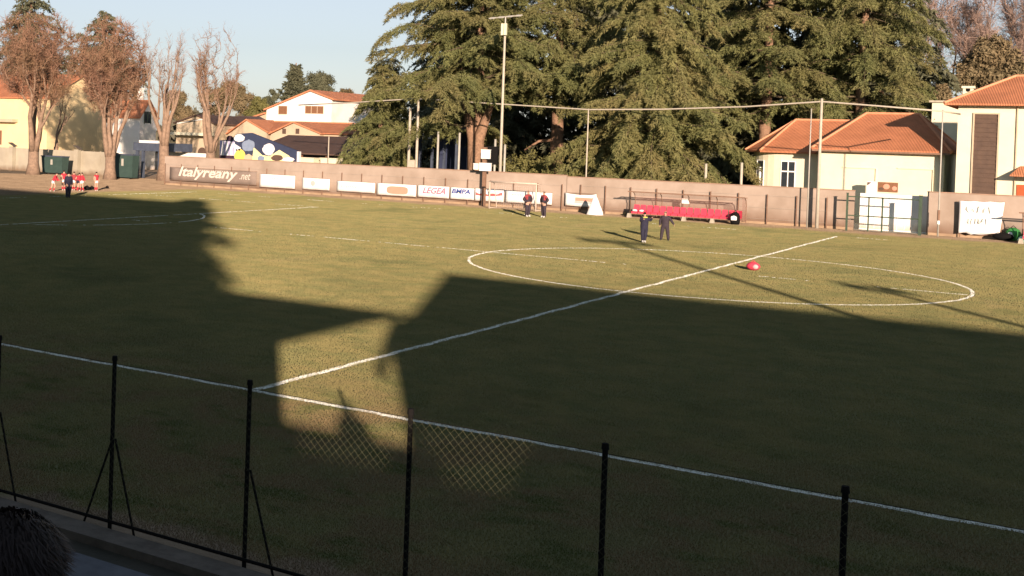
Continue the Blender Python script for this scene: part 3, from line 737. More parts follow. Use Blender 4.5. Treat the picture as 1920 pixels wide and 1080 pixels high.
# ------------------------------------------------------------------ small goal
def goal():
    xl = at(917, 390, 61.8)[0]; xr = at(1004, 396, 61.8)[0]; y = 61.8; h = 1.95
    t = thing('small_goal', 'small white training goal standing by the far wall', 'goal', ((xl+xr)/2, y, 0))
    for x in (xl, xr):
        b = MB(); b.path([(x, y, 0), (x, y, h)], [.055, .055], 10); b.build('goalpost', M['goalpaint'], t, smooth=True)
        b = MB(); b.path([(x, y, h), (x, y+.7, h-.1), (x, y+1.3, .05), (x, y, .05)], [.03]*4, 8); b.build('side_frame', M['goalpaint'], t, smooth=True)
    b = MB(); b.path([(xl-.05, y, h), (xr+.05, y, h)], [.055, .055], 10); b.build('crossbar', M['goalpaint'], t, smooth=True)
    b = MB()
    k = int((xr-xl)/.14)
    for i in range(k+1):
        x = xl+(xr-xl)*i/k; b.path([(x, y, h), (x, y+.7, h-.12), (x, y+1.3, .05)], [.0022]*3, 3, False)
    for j in range(14):
        u = j/13; z = (h-.12)*(1-u)+.05*u; yy = y+.7+.6*u
        b.path([(xl, yy, z), (xr, yy, z)], [.0022]*2, 3, False)
    b.build('net', M['whitecloth'], t)
goal()
# white peaked tarpaulin heap
x, y = gp(1115, 402)[:2]; y = min(y, 62.5); x = at(1115, 402, y)[0]
g = random.Random(4); vs = []; fs = []
for j in range(7):
    v = j/6
    for i in range(16):
        a = 2*math.pi*i/16; r = (.5*(1-v)**.8+.05)*(1+.16*math.sin(5*a+1)*(1-v)+g.uniform(-.05, .05)); vs.append((x+r*math.cos(a), y+r*math.sin(a)*.8, .02+1.35*v))
for j in range(6):
    for i in range(16): fs.append((j*16+i, j*16+(i+1) % 16, (j+1)*16+(i+1) % 16, (j+1)*16+i))
fs.append(tuple(96+i for i in range(16)))
tag(mesh_obj('covered_heap', vs, fs, M['tarp'], None, (x, y, 0), smooth=True), 'white peaked tarpaulin cover between the last banner and the dugout', 'tarpaulin')
# red bag on the centre circle
x, y = gp(1412, 507)[:2]
t = thing('sports_bag', 'red bag lying inside the centre circle beside the halfway line', 'bag', (x, y, 0))
b = MB(); b.ell((x, y, .17), (.27, .2, .17), 12, 8, .06, random.Random(2)); b.build('body', M['red'], t, smooth=True)
b = MB(); b.ell((x+.11, y-.13, .16), (.12, .09, .10), 10, 6); b.build('pale_pocket', mat('pale_pink_plastic', (.75, .42, .40)), t, smooth=True)
b = MB(); b.path([(x-.1, y, .31), (x, y, .40), (x+.1, y, .31)], [.015]*3, 6); b.build('handle', M['red'], t)

# ------------------------------------------------------------------ people
def person(name, label, base, H, face, shirt, trousers, shoe, pose='stand', yoke=None, cap=None, group=None, socks=None, hairm='hair', seed=0, cat='person', sleeves=True, item=None, wide=1.36):
    """one continuous skinned body; clothes are colour zones of that surface, hair is a child"""
    g = random.Random(seed); s = H/1.76
    P = {}; E = []; Rr = {}; tagz = {}
    def add(n, p, r, par=None, z=None):
        if z in ('shirt', 'trousers', 'yoke', 'socks'): r = tuple(q*(wide if z != 'socks' else 1.1) for q in (r if isinstance(r, tuple) else (r, r)))
        P[n] = Vector(p)*s; Rr[n] = (r if isinstance(r, tuple) else (r, r)); Rr[n] = (Rr[n][0]*s, Rr[n][1]*s); tagz[n] = z
        if par: E.append((par, n))
    lean = {'lean': .30, 'run': .2}.get(pose, 0.)
    add('pelvis', (0, 0, .94), (.18, .14), None, 'trousers'); add('waist', (0, -.02-lean*.2, 1.10), (.18, .135), 'pelvis', 'shirt')
    add('chest', (0, -.02-lean*.55, 1.32), (.205, .145), 'waist', 'shirt'); add('collar', (0, -.01-lean*.85, 1.46), (.12, .09), 'chest', 'yoke')
    add('neck', (0, -.01-lean, 1.53), .055, 'collar', 'skin'); add('jaw', (0, -.03-lean*1.05, 1.60), (.068, .075), 'neck', 'skin'); add('skull', (0, -.01-lean*1.1, 1.68), (.078, .092), 'jaw', 'skin')
    add('nose', (0, -.125-lean*1.1, 1.635), .013, 'jaw', 'skin')
    arms = {'stand': ((.27, 0, 1.18), (.25, -.06, .93)), 'wide': ((.37, -.02, 1.22), (.50, -.03, 1.03)), 'akimbo': ((.46, .05, 1.20), (.25, -.08, 1.02)), 'raise': ((.27, -.10, 1.24), (.16, -.26, 1.38)),
            'lean': ((.25, -.35, 1.15), (.22, -.55, 1.05)), 'run': ((.28, .05, 1.18), (.24, -.15, 1.08)), 'pocket': ((.29, .02, 1.17), (.22, -.06, .97)), 'sit': ((.27, -.05, 1.18), (.16, -.2, 1.0))}[pose]
    for sd, nm in ((1, 'r'), (-1, 'l')):
        e, w = arms
        if pose == 'raise' and sd == 1: e, w = (.33, -.08, 1.30), (.36, -.20, 1.46)
        if pose == 'wide' and sd == -1: e, w = (.30, .0, 1.2), (.30, -.03, .96)
        add('sh'+nm, (.185*sd, -.01-lean*.75, 1.43), .078, 'collar', 'yoke'); add('el'+nm, (e[0]*sd, e[1], e[2]), .062, 'sh'+nm, 'shirt' if sleeves else 'skin')
        add('wr'+nm, (w[0]*sd, w[1], w[2]), .046, 'el'+nm, 'shirt' if sleeves else 'skin')
        d = (Vector(w)-Vector(e)).normalized(); d.x *= sd
        pc = Vector((w[0]*sd, w[1], w[2]))+d*.07; add('palm'+nm, pc, (.036, .02), 'wr'+nm, 'skin')
        sp = {'stand': .085, 'wide': .21, 'akimbo': .12, 'raise': .09, 'lean': .14, 'run': .10, 'pocket': .13, 'sit': .1}[pose]
        kz = (.0, 0, .50); ky = 0.; ay = .03
        if pose in ('run', 'lean'): ky, ay = (-.16, .02) if sd == 1 else (.05, .28)
        if pose == 'raise': sp = .05 if sd == 1 else .075
        add('hip'+nm, (.095*sd, 0, .87), .115, 'pelvis', 'trousers'); add('kn'+nm, ((.09+sp)*.5*sd+.02*sd, -.02+ky, .50), .082, 'hip'+nm, 'trousers' if socks is None else 'skin')
        add('an'+nm, (sp*sd, ay, .09), .062, 'kn'+nm, 'trousers' if socks is None else 'socks'); add('toe'+nm, (sp*sd*1.15, ay-.17, .035), (.04, .03), 'an'+nm, 'shoe')
    names = list(P); ix = {n: i for i, n in enumerate(names)}
    me = bpy.data.meshes.new('skeleton'); me.from_pydata([P[n][:] for n in names], [(ix[a], ix[b]) for a, b in E], [])
    o = bpy.data.objects.new('skeleton', me); COL.objects.link(o)
    sk = o.modifiers.new('skin', 'SKIN'); sk.use_smooth_shade = True
    for n in names:
        d = me.skin_vertices[0].data[ix[n]]; d.radius = Rr[n]; d.use_root = (n == 'pelvis')
    ss = o.modifiers.new('sub', 'SUBSURF'); ss.levels = ss.render_levels = 1
    bm_ = bpy.data.meshes.new_from_object(o.evaluated_get(bpy.context.evaluated_depsgraph_get()))
    V = np.array([v.co[:] for v in bm_.vertices]); F = [tuple(p.vertices) for p in bm_.polygons]
    bpy.data.objects.remove(o); bpy.data.meshes.remove(bm_)
    slots = ['shirt', 'trousers', 'skin', 'shoe', 'yoke', 'socks']
    mats = [M[shirt], M[trousers], M['skin'], M[shoe], M[yoke or shirt], M[socks or trousers]]
    A = np.array([P[a][:] for a, b in E]); B = np.array([P[b][:] for a, b in E]); zone = [(tagz[a], tagz[b]) for a, b in E]; mi = []
    for f in F:
        c = V[list(f)].mean(0); ab = B-A; u = np.clip(((c-A)*ab).sum(1)/(ab*ab).sum(1), 0, 1); k = int(np.argmin(np.linalg.norm(A+ab*u[:, None]-c, axis=1)))
        za, zb = zone[k]; z = zb if u[k] > (.35 if zb in ('skin', 'shoe', 'socks') else .5) else za
        mi.append(slots.index(z))
    b = MB(); b.add(V.tolist(), F); b.m = mi
    # five fingers on each palm, unequal, curled a little
    b.cur = 2
    for sd, nm in ((1, 'r'), (-1, 'l')):
        w = P['wr'+nm]; pc = P['palm'+nm]; d = (pc-w).normalized(); sidev = d.cross(Vector((1, 0, .2))).normalized(); nv = d.cross(sidev)
        for q in range(4):
            o0 = pc+d*.02*s+sidev*(q-1.5)*.019*s; l = (.062, .075, .07, .052)[q]*s
            p1 = o0+d*l*.5+nv*.008*s; p2 = o0+d*l*.9+nv*.03*s; b.path([o0, p1, p2], [.0085*s, .008*s, .006*s], 5)
        o0 = w+d*.035*s+sidev*-.03*s; b.path([o0, o0-sidev*.03*s+d*.03*s, o0-sidev*.036*s+d*.06*s], [.0095*s, .009*s, .007*s], 5)
    sk_ = P['skull']; b.cur = 2                           # ears, eye sockets, mouth
    for sd in (1, -1): b.ell((sk_.x+.078*s*sd, sk_.y+.01*s, sk_.z-.035*s), (.012*s, .02*s, .032*s), 6, 5)
    b.cur = 5
    for sd in (1, -1): b.ell((sk_.x+.03*s*sd, sk_.y-.084*s, sk_.z-.012*s), (.013*s, .008*s, .007*s), 6, 4)
    rot = Matrix.Rotation(face, 4, 'Z'); base = Vector([float(q) for q in base])
    t = thing(name, label, cat, base, group)
    def place(mb): mb.v = [tuple(rot @ Vector(q)+base) for q in mb.v]; return mb
    zmin = min(q[2] for q in b.v); b.v = [(q[0], q[1], q[2]-zmin) for q in b.v]
    place(b).build('body', mats, t, smooth=True)
    h = MB(); nu, nv_ = 14, 7; c = (sk_.x, sk_.y+.012*s, sk_.z+.012*s-zmin); vs = []; fs = []
    for i in range(nv_+1):
        for j in range(nu):
            a = 1.95*i/nv_; bb = 2*math.pi*j/nu; a *= (1. if math.sin(bb) > -.2 else .58)
            k = 1+g.uniform(-.03, .05); vs.append((c[0]+.092*s*k*math.sin(a)*math.cos(bb), c[1]+.108*s*k*math.sin(a)*math.sin(bb), c[2]+.098*s*k*math.cos(a)))
    for i in range(nv_):
        for j in range(nu): fs.append((i*nu+j, (i+1)*nu+j, (i+1)*nu+(j+1) % nu, i*nu+(j+1) % nu))
    h.add(vs, fs); place(h).build('cap' if cap else 'hair', M[cap or hairm], t, smooth=True)
    if item == 'collar':
        q = MB(); c = P['collar']; q.path([(c.x+.15*s*math.cos(a), c.y+.125*s*math.sin(a), c.z+.02*s+.015*s*math.sin(3*a)) for a in np.linspace(0, 6.28, 15)], [.04*s]*15, 6)
        place(q).build('scarf', M['lime'], t, smooth=True)
    return t
toward = lambda p: math.atan2(-(CAM[0]-p[0]), (CAM[1]-p[1]))+math.pi   # heading that faces the camera from p
def facing(p, off=0.):
    return math.atan2(CAM[1]-p[1], CAM[0]-p[0])+math.pi/2+off
p = gp(1207, 455); person('person', 'person in navy with a yellow-green scarf and white shoes, one arm raised, before the dugout', p, 1.52, facing(p, .35), 'navy', 'navy', 'shoe', 'raise', item='collar', group='people in dark tracksuits on the pitch', seed=1)
pa = p
p = gp(1246, 451); person('person', 'person in a dark tracksuit with legs apart and arms held out, before the dugout', p, 1.50, facing(p, -.1), 'charcoal', 'charcoal', 'blackshoe', 'wide', group='people in dark tracksuits on the pitch', seed=2, hairm='greyhair')
p = gp(989, 406.5); person('person', 'person in navy with red shoulders, left one of the pair by the small goal', p, 1.70, facing(p, .9), 'charcoal', 'charcoal', 'shoe', 'akimbo', yoke='darkred', hairm='greyhair', group='people in dark tracksuits on the pitch', seed=3)
p = gp(1019, 408); person('person', 'person in navy with red shoulders, right one of the pair by the small goal', p, 1.70, facing(p, -1.0), 'charcoal', 'charcoal', 'shoe', 'akimbo', yoke='darkred', hairm='greyhair', group='people in dark tracksuits on the pitch', seed=4)
p = gp(127.5, 371); person('person', 'coach in a navy tracksuit standing in the shade before the red-shirted children', p, 1.74, facing(p, .4), 'navy', 'navy', 'blackshoe', 'stand', group='people in dark tracksuits on the pitch', seed=5)
KG = 'children in red shirts by the far left corner'
for i, (px, py, h, off, pose, lab) in enumerate((
        (99, 359, 1.42, 1.2, 'lean', 'child in red shirt and pink shorts leaning forward, leftmost of the group'),
        (119, 357, 1.52, .3, 'stand', 'child in red shirt and white shorts just left of the navy coach'),
        (138, 357, 1.44, -.4, 'stand', 'child in dark-red shirt and white shorts just right of the navy coach'),
        (146, 357.5, 1.36, 2.6, 'run', 'smaller child in red shirt and dark shorts in the middle of the group'),
        (153, 358.5, 1.42, -.9, 'wide', 'child in red shirt and white shorts with arms out, at the right of the cluster'),
        (180, 358, 1.46, .6, 'stand', 'child in red shirt, white shorts and red socks standing apart at the right'))):
    p = gp(px, py)
    person('person', lab, p, h, facing(p, off), 'redcloth' if i != 2 else 'darkred', ('whitecloth', 'whitecloth', 'whitecloth', 'navy', 'whitecloth', 'whitecloth')[i], 'shoe', pose, socks='redcloth', group=KG, seed=20+i, wide=1.15, sleeves=i % 2 == 0)
for i, (px, py, s_, lab) in enumerate(((163, 357, .42, 'dark kit bag on the ground between the children in red'), (172, 356, .34, 'smaller dark bag on the ground left of the child standing apart'), (201, 354, .26, 'little dark bag on the earth at the right end of the children'))):
    p = gp(px, py); b = MB(); b.ell((p[0], p[1], s_*.42), (s_*.62, s_*.5, s_*.42), 10, 7, .08, random.Random(i)); b.path([(p[0]-.1, p[1], s_*.8), (p[0], p[1], s_*1.0), (p[0]+.1, p[1], s_*.8)], [.018]*3, 5)
    tag(b.build('kit_bag', M['dark'], None, p, True), lab, 'bag', 'bags by the children')

# spectator's head just below the camera, and one in the row behind who throws the small head shadow
d = ray(2, 1108); d = d/np.linalg.norm(d); hc = CAM+d*1.95; HB = 1.6+.27*int((-14.3-hc[1])/.85)   # feet on the terrace step below
t = person('person', 'spectator with dark hair seen from behind, cut off by the bottom left corner', (hc[0], hc[1], HB), (hc[2]-HB)/1.68*1.76, facing((hc[0], hc[1]))+math.pi-.2, 'darkred', 'navy', 'blackshoe', 'stand', seed=31, wide=1.1)
def_2 = person('person', 'spectator standing behind the photographer', (17.68, -21.95, 3.76), 1.60, math.pi+.2, 'navy', 'navy', 'blackshoe', 'stand', seed=32)

gh = np.random.default_rng(77); k = 3500; ho = [c for c in t.children if c.name.startswith('hair')][0]     # loose strands over the near spectator's head
hv = np.array([v.co[:] for v in ho.data.vertices])+np.array(t.location); cc = hv.mean(0)
q = unit_(gh.normal(0, 1, (k, 3))); q[:, 2] = np.abs(q[:, 2])*1.2-.25; q = unit_(q); rr = (hv.max(0)-hv.min(0))/2
P0 = cc+np.array((0, 0, -.01))+q*rr*gh.uniform(.9, 1.0, (k, 1)); dn = unit_(np.stack((q[:, 0]*.5, q[:, 1]*.5, -.4-np.abs(q[:, 2])*.2), 1)+gh.normal(0, .13, (k, 3))); pv = unit_(np.cross(dn, q))
V = np.stack((P0-pv*.0016, P0+pv*.0016, P0+dn*gh.uniform(.015, .03, (k, 1))+q*.001), 1); tri_obj('hair_strands', V, M['hair'], ho)

# ------------------------------------------------------------------ gate, sheet, right-hand poles and small things by the far touchline
def gate():
    a = at(1587, 424, 63.6); c = at(1724, 436, 63.6); y = 63.6; x0, x1 = a[0], c[0]
    t = thing('metal_gate', 'green tubular metal gate between two posts by the far touchline', 'gate', ((x0+x1)/2, y, 0))
    for x, h, r in ((x0, 2.35, .055), (x1, 2.4, .085)):
        b = MB(); b.box((x-r, y-r, 0), (x+r, y+r, h)); b.box((x-r-.02, y-r-.02, h), (x+r+.02, y+r+.02, h+.03)); b.build('post', M['greenmetal'], t)
    for k, (fx) in enumerate((.30, .49)):
        x = x0+(x1-x0)*fx; b = MB(); b.box((x-.04, y-.03, .05), (x+.04, y+.03, 2.18)); b.build('upright', M['greenmetal'], t)
    b = MB()
    for z in (2.12, .95): b.box((x0+.06, y-.03, z), (x1-.09, y+.03, z+.07))
    b.build('rail', M['greenmetal'], t)
    b = MB(); n = int((x1-x0-.2)/.1)
    for i in range(n+1):
        x = x0+.1+i*.1
        for s in (1, -1): b.path([(x, y+.01*s, .1), (min(max(x+s*.6, x0+.1), x1-.1), y+.01*s, .9)], [.0018]*2, 3, False)
    b.build('mesh', M['wire'], t)
gate()
# white sliding gate panel behind, with posters above it
def white_gate():
    x0 = -.25; x1 = 3.62; y = 66.3
    t = thing('sliding_gate', 'white sheet-metal sliding gate closing the gap between the pink walls', 'gate', ((x0+x1)/2, y, 0))
    b = MB(); b.box((x0, y, .08), (x1, y+.07, 2.25))
    b.build('panel', M['white'], t)
    b = MB()
    for i in range(1, 9): b.box((x0+(x1-x0)*i/9-.02, y-.02, .12), (x0+(x1-x0)*i/9+.02, y-.002, 2.2))
    b.box((x0, y-.025, 2.25), (x1, y+.09, 2.32)); b.box((x0, y-.025, .0), (x1, y+.09, .08)); b.build('frame', M['boardwhite'], t)
white_gate()
def poster():
    a = at(1645, 341, 73.6); c = at(1683, 361, 73.6); y = 73.62
    t = thing('poster_board', 'brown poster board on the cream wall above the white gate', 'poster', (a[0], y, c[2]))
    b = MB(); b.box((a[0], y, c[2]), (c[0], y+.06, a[2])); b.build('board', M['shutter'], t)
    w = c[0]-a[0]; h = a[2]-c[2]
    b = MB(); b.ell((a[0]+w*.45, y-.01, c[2]+h*.55), (w*.16, .012, h*.28), 10, 6); b.ell((a[0]+w*.84, y-.01, c[2]+h*.4), (w*.12, .012, h*.22), 10, 6); b.build('printed_shape', M['inkpeach'], t)
    b = MB(); b.ell((a[0]+w*.2, y-.01, c[2]+h*.3), (w*.13, .012, h*.16), 10, 6); b.build('dark_shape', M['brownpanel'], t)
poster()
a = at(1626, 340, 72); c = at(1643, 364, 72)
t = thing('meter_cabinet', 'white cabinet with a dark corner beside the brown poster', 'cabinet', (a[0], 72, 0))
b = MB(); b.box((a[0], 72, 0), (c[0], 72.4, a[2])); b.build('body', M['boardwhite'], t)
b = MB(); b.prism([(a[0]+.02, 71.99, a[2]-.05), (a[0]+.28, 71.99, a[2]-.05), (a[0]+.02, 71.99, a[2]-.28)], (0, -.02, 0)); b.build('sticker', M['brownpanel'], t)
# handwritten sheet hung on the wall side
def sheet_sign():
    y = 64.45; q = [at(1797, 437, y), at(1874, 440, y), at(1884, 379, y), at(1799, 376, y)]
    t = thing('bedsheet_banner', 'white bedsheet banner with faint grey handwriting, hung right of the gate', 'banner', (q[0]+q[1])/2*np.array((1, 1, 0)))
    for p_ in q[:2]: p_[2] = max(p_[2], .03)
    nx, ny = 16, 12; vs = []; fs = []
    f = lambda u, v: (q[0]*(1-u)+q[1]*u)*(1-v)+(q[3]*(1-u)+q[2]*u)*v
    for j in range(ny+1):
        for i in range(nx+1):
            u, v = i/nx, j/ny; p = f(u, v).copy(); p[1] += .03*math.sin(u*15+v*3)*(1-.4*v)
            if j == 0: p[2] += .05*math.sin(u*9)-.1*math.exp(-((u-.29)/.06)**2)
            if j == ny: p[2] -= .03*abs(math.sin(u*9))
            vs.append(p)
    for j in range(ny):
        for i in range(nx): k = j*(nx+1)+i; fs.append((k, k+1, k+nx+2, k+nx+1))
    o = mesh_obj('cloth', vs, fs, M['tarp'], t, smooth=True); md = o.modifiers.new('thick', 'SOLIDIFY'); md.thickness = .01; md.offset = -1
    g = random.Random(9); ink = mat('faded_grey_ink', (.55, .53, .45))
    for row, (v0, hh, u0, u1, n) in enumerate(((.62, .24, .16, .78, 5), (.28, .20, .20, .70, 6))):
        b = MB()
        for i in range(n):
            ua = u0+(u1-u0)*i/n; du = (u1-u0)/n*.62; pts = []
            for k in range(4):
                pp = f(ua+du*g.random(), v0+hh*g.random()).copy(); pp[1] -= .06; pts.append(pp)
            b.path(pts, [.022]*4, 4)
        b.build('handwriting', ink, t)
    b = MB()
    for k in (0, 1):
        x = (q[0] if k == 0 else q[1])[0]; b.path([(x+.05, y+.2, 0), (x+.05, y+.2, 2.1)], [.03, .03], 6)
    b.path([(q[3][0], y+.1, q[3][2]-.02), (q[2][0], y+.1, q[2][2]-.02)], [.02, .02], 6); b.build('support', M['rust'], t)
sheet_sign()
# kit left by the right edge
p = gp(1899, 452)
t = thing('football_bag', 'green and white round bag beside the handwritten sheet', 'bag', p)
b = MB(); b.ell((p[0], p[1], .40), (.42, .34, .40), 12, 8, .04, random.Random(1)); b.build('body', M['greenbag'], t, smooth=True)
b = MB(); b.ell((p[0]-.1, p[1]-.24, .34), (.20, .13, .22), 10, 7); b.build('white_panel', M['boardwhite'], t, smooth=True)
b = MB(); b.path([(p[0]-.15, p[1], .76), (p[0], p[1], .90), (p[0]+.15, p[1], .76)], [.02]*3, 6); b.build('handle', M['dark'], t)
p = gp(1916, 456)
b = MB(); b.ell((p[0]+.1, p[1], .2), (.34, .26, .2), 10, 7, .1, random.Random(5)); b.path([(p[0], p[1], .38), (p[0]+.1, p[1], .46), (p[0]+.2, p[1], .38)], [.018]*3, 5)
tag(b.build('folded_bibs', mat('pale_green_cloth', (.40, .62, .46)), None, p, True), 'pale green cloth bundle at the right edge beside the green bag', 'cloth')
p = gp(1881, 452)
b = MB(); b.ell((p[0], p[1]+.2, .24), (.55, .22, .22), 12, 7, .08, random.Random(6)); b.path([(p[0]-.25, p[1]+.2, .42), (p[0], p[1]+.2, .55), (p[0]+.25, p[1]+.2, .42)], [.02]*3, 5)
tag(b.build('holdall', M['dark'], None, p, True), 'long dark holdall left of the green and white bag', 'bag')
a = gp(1560, 427); c = gp(1589, 428)
b = MB(); b.box((a[0], a[1]-.35, 0), (c[0], a[1]+.35, .13)); tag(b.build('concrete_slab', M['concrete'], None, a), 'pale concrete slab at the foot of the gate post', 'slab')

def pole(label, px, base_y, top_py, r=.09, m='concretepole', extra=None, group='tall poles behind the far touchline', name='utility_pole', base_px=None, taper=.7):
    top = at(px, top_py, base_y); x = top[0] if base_px is None else base_px
    t = thing(name, label, 'pole', (x, base_y, 0), group); h = top[2]
    b = MB(); b.path([(x, base_y, -.05), (x, base_y, h*.5), (x, base_y, h)], [r, r*(1+taper)/2, r*taper], 10); b.build('shaft', M[m], t, smooth=True)
    b = MB(); b.path([(x, base_y, h), (x, base_y, h+.05)], [r*taper+.02, r*taper*.6], 8); b.build('cap', M['metal'], t)
    return t, x, h
t1 = pole('thick concrete pole carrying the cable, left of the green gate', 1541, 64.1, 186, .11)
t2 = pole('thin metal pole just left of the thick concrete pole', 1521.5, 64.0, 205, .045, 'metal')
t3 = pole('thin brown pole between the gate and the handwritten sheet', 1768, 63.9, 207, .05, 'metal')
b = MB(); b.path([(t3[1], 63.9, .75), (t3[1], 63.9, .95)], [.085, .085], 10); b.build('pale_band', M['boardwhite'], t3[0])
b = MB(); b.path([(t3[1], 63.9, 1.0), (t3[1], 63.9, 1.6)], [.075, .075], 10); b.build('wrapped_band', M['rust'], t3[0])
t4 = pole('taller of the twin concrete poles behind the wall', 785, 70, 182, .13)
t5 = pole('shorter of the twin concrete poles behind the wall', 769.5, 70, 203, .14)
b = MB(); b.box((t5[1]+.1, 69.85, 2.5), (t4[1]-.1, 70.0, 3.1)); b.build('bracket', M['concretepole'], t4[0])
t6 = pole('slim pole in front of the cedars under the cable', 1103.5, 67, 205, .06)
for px, tp, lab in ((822, 248, 'grey fence post nearest the twin poles behind the wall'), (862, 250, 'grey fence post left of the forked cedar trunk'), (929, 262, 'short grey fence post just left of the floodlight mast'), (947, 272, 'short grey post just right of the floodlight mast'),
                    (1324, 308, 'short pale post under the deodar, left of the low house'), (1391, 306, 'short white post by the corner of the low house')):
    pole(lab, px, 70.5, tp, .09, 'metal' if px < 1300 else 'concretepole', group='short posts behind the wall', name='fence_post', taper=1)

# floodlight mast of the far side
mt = at(947.5, 45, 65.6); mx = mt[0]
t = thing('floodlight_mast', 'tall slim floodlight mast in front of the cedars on the far side', 'floodlight mast', (mx, 65.6, 0), 'floodlight masts')
b = MB(); b.path([(mx, 65.6, 0), (mx, 65.6, 7), (mx, 65.6, mt[2])], [.125, .10, .075], 10); b.path([(mx, 65.6, 0), (mx, 65.6, .5)], [.2, .2], 10); b.build('pole', M['concretepole'], t, smooth=True)
b = MB(); b.path([(mx-1.35, 65.6, mt[2]+.45), (mx+1.35, 65.6, mt[2]+.62)], [.045, .045], 6); b.path([(mx, 65.6, mt[2]-.1), (mx, 65.6, mt[2]+.55)], [.06, .05], 6); b.build('crossbar', M['metal'], t)
for k in (-1.05, -.35, .35, 1.05):
    z = mt[2]+.53+k*.06; b = MB(); b.prism([(mx+k-.2, 65.45, z-.07), (mx+k+.2, 65.45, z-.07), (mx+k+.2, 65.62, z+.07), (mx+k-.2, 65.62, z+.07)], (0, .2, .04)); b.path([(mx+k, 65.6, z-.1), (mx+k, 65.6, z)], [.03]*2, 6); b.build('lamp', M['metal'], t)
for sx in (-.12, .12):
    b = MB(); b.box((mx+sx-.09, 65.32, mt[2]-.85), (mx+sx+.09, 65.5, mt[2]+.02)); b.build('lamp_housing', M['cream'], t)

# dark post with white boxes beside it
x = at(907.5, 350, 64.1)[0]
t = thing('loudspeaker_post', 'dark post with two white boxes in front of the forked cedar trunk', 'post', (x, 64.1, 0))
zt = at(907, 276, 64.1)[2]
b = MB(); b.box((x-.12, 64.0, 0), (x+.12, 64.22, zt)); b.build('shaft', M['rust'], t)
for a, c, nm, m in (((908, 275), (929, 309), 'dark_cabinet', 'dark'), ((905, 281), (920, 298), 'white_box', 'boardwhite'), ((902, 306), (922, 321), 'wide_box', 'boardwhite'), ((891, 307), (899, 318), 'small_box', 'boardwhite')):
    A = at(*a, 64.0); C_ = at(*c, 64.0); yo = {'dark_cabinet': 64.23, 'white_box': 63.75, 'wide_box': 63.7, 'small_box': 63.72}[nm]
    b = MB(); b.box((A[0], yo, C_[2]), (C_[0], yo+.24, A[2])); b.box((A[0]-.02, yo-.02, A[2]), (C_[0]+.02, yo+.26, A[2]+.04)); b.build(nm, M[m], t)

# the cable bundle along the poles
def cable():
    t = thing('overhead_cable', 'pale cable bundle strung along the poles before the cedars', 'cable', (t4[1], 70, t4[2]))
    pts = [at(560, 197, 74), at(650, 193, 72), np.array((t4[1], 70, t4[2]-.12)), at(905, 193, 68.8), at(1000, 199, 68), np.array((t6[1], 67, t6[2]-.02)), at(1240, 205, 66.2), at(1400, 200, 65.2), np.array((t1[1], 64.1, t1[2]-.15)), at(1650, 199, 64.0), np.array((t3[1], 63.9, t3[2]-.05)), at(1800, 214, 68)]
    b = MB(); b.path(pts, [.055]*len(pts), 6); b.build('bundle', M['concretepole'], t, smooth=True)
cable()

# ------------------------------------------------------------------ buildings beyond the wall
def window(t, x0, x1, z0, z1, y, m='glass', frame='boardwhite', depth=.05, parent=None, mull=1):
    # a window on a wall that faces -Y, its front plane at y
    w = MB(); w.box((x0, y-.012, z0), (x1, y-.004, z1)); o = w.build('window', M[m], parent or t)
    f = MB(); r = .06
    f.box((x0-r, y-depth, z0-r), (x0, y-.002, z1+r)); f.box((x1, y-depth, z0-r), (x1+r, y-.002, z1+r)); f.box((x0, y-depth, z1), (x1, y-.002, z1+r)); f.box((x0, y-depth, z0-r), (x1, y-.002, z0))
    for k in range(mull):
        c = x0+(x1-x0)*(k+1)/(mull+1); f.box((c-.035, y-depth, z0), (c+.035, y-.014, z1))
    f.build('frame', M[frame], o); return o

def hip_roof(t, x0, x1, y0, y1, z, h, m='terra', over=.45, inset=None, name='roof', ridge=True, thick=.12):
    X0, X1, Y0, Y1 = x0-over, x1+over, y0-over, y1+over; d = inset or (Y1-Y0)/2; ym = (Y0+Y1)/2
    A, B_, C_, D_ = (X0, Y0, z), (X1, Y0, z), (X1, Y1, z), (X0, Y1, z); P, Q = (X0+d, ym, z+h), (X1-d, ym, z+h)
    lo = [(a, b, c-thick) for a, b, c in (A, B_, C_, D_)]
    b = MB(); b.add([A, B_, C_, D_, P, Q]+lo, [(0, 1, 5, 4), (2, 3, 4, 5), (3, 0, 4), (1, 2, 5), (6, 9, 8, 7), (0, 6, 7, 1), (1, 7, 8, 2), (2, 8, 9, 3), (3, 9, 6, 0)])
    r = b.build(name, M[m], t)
    if ridge:
        b = MB()
        for p, q in ((A, P), (B_, Q), (C_, Q), (D_, P), (P, Q)): b.path([np.array(p)+(0, 0, .02), np.array(q)+(0, 0, .02)], [.10, .10], 6)
        b.build('ridge_tiles', M['ridge'], r)
    return r

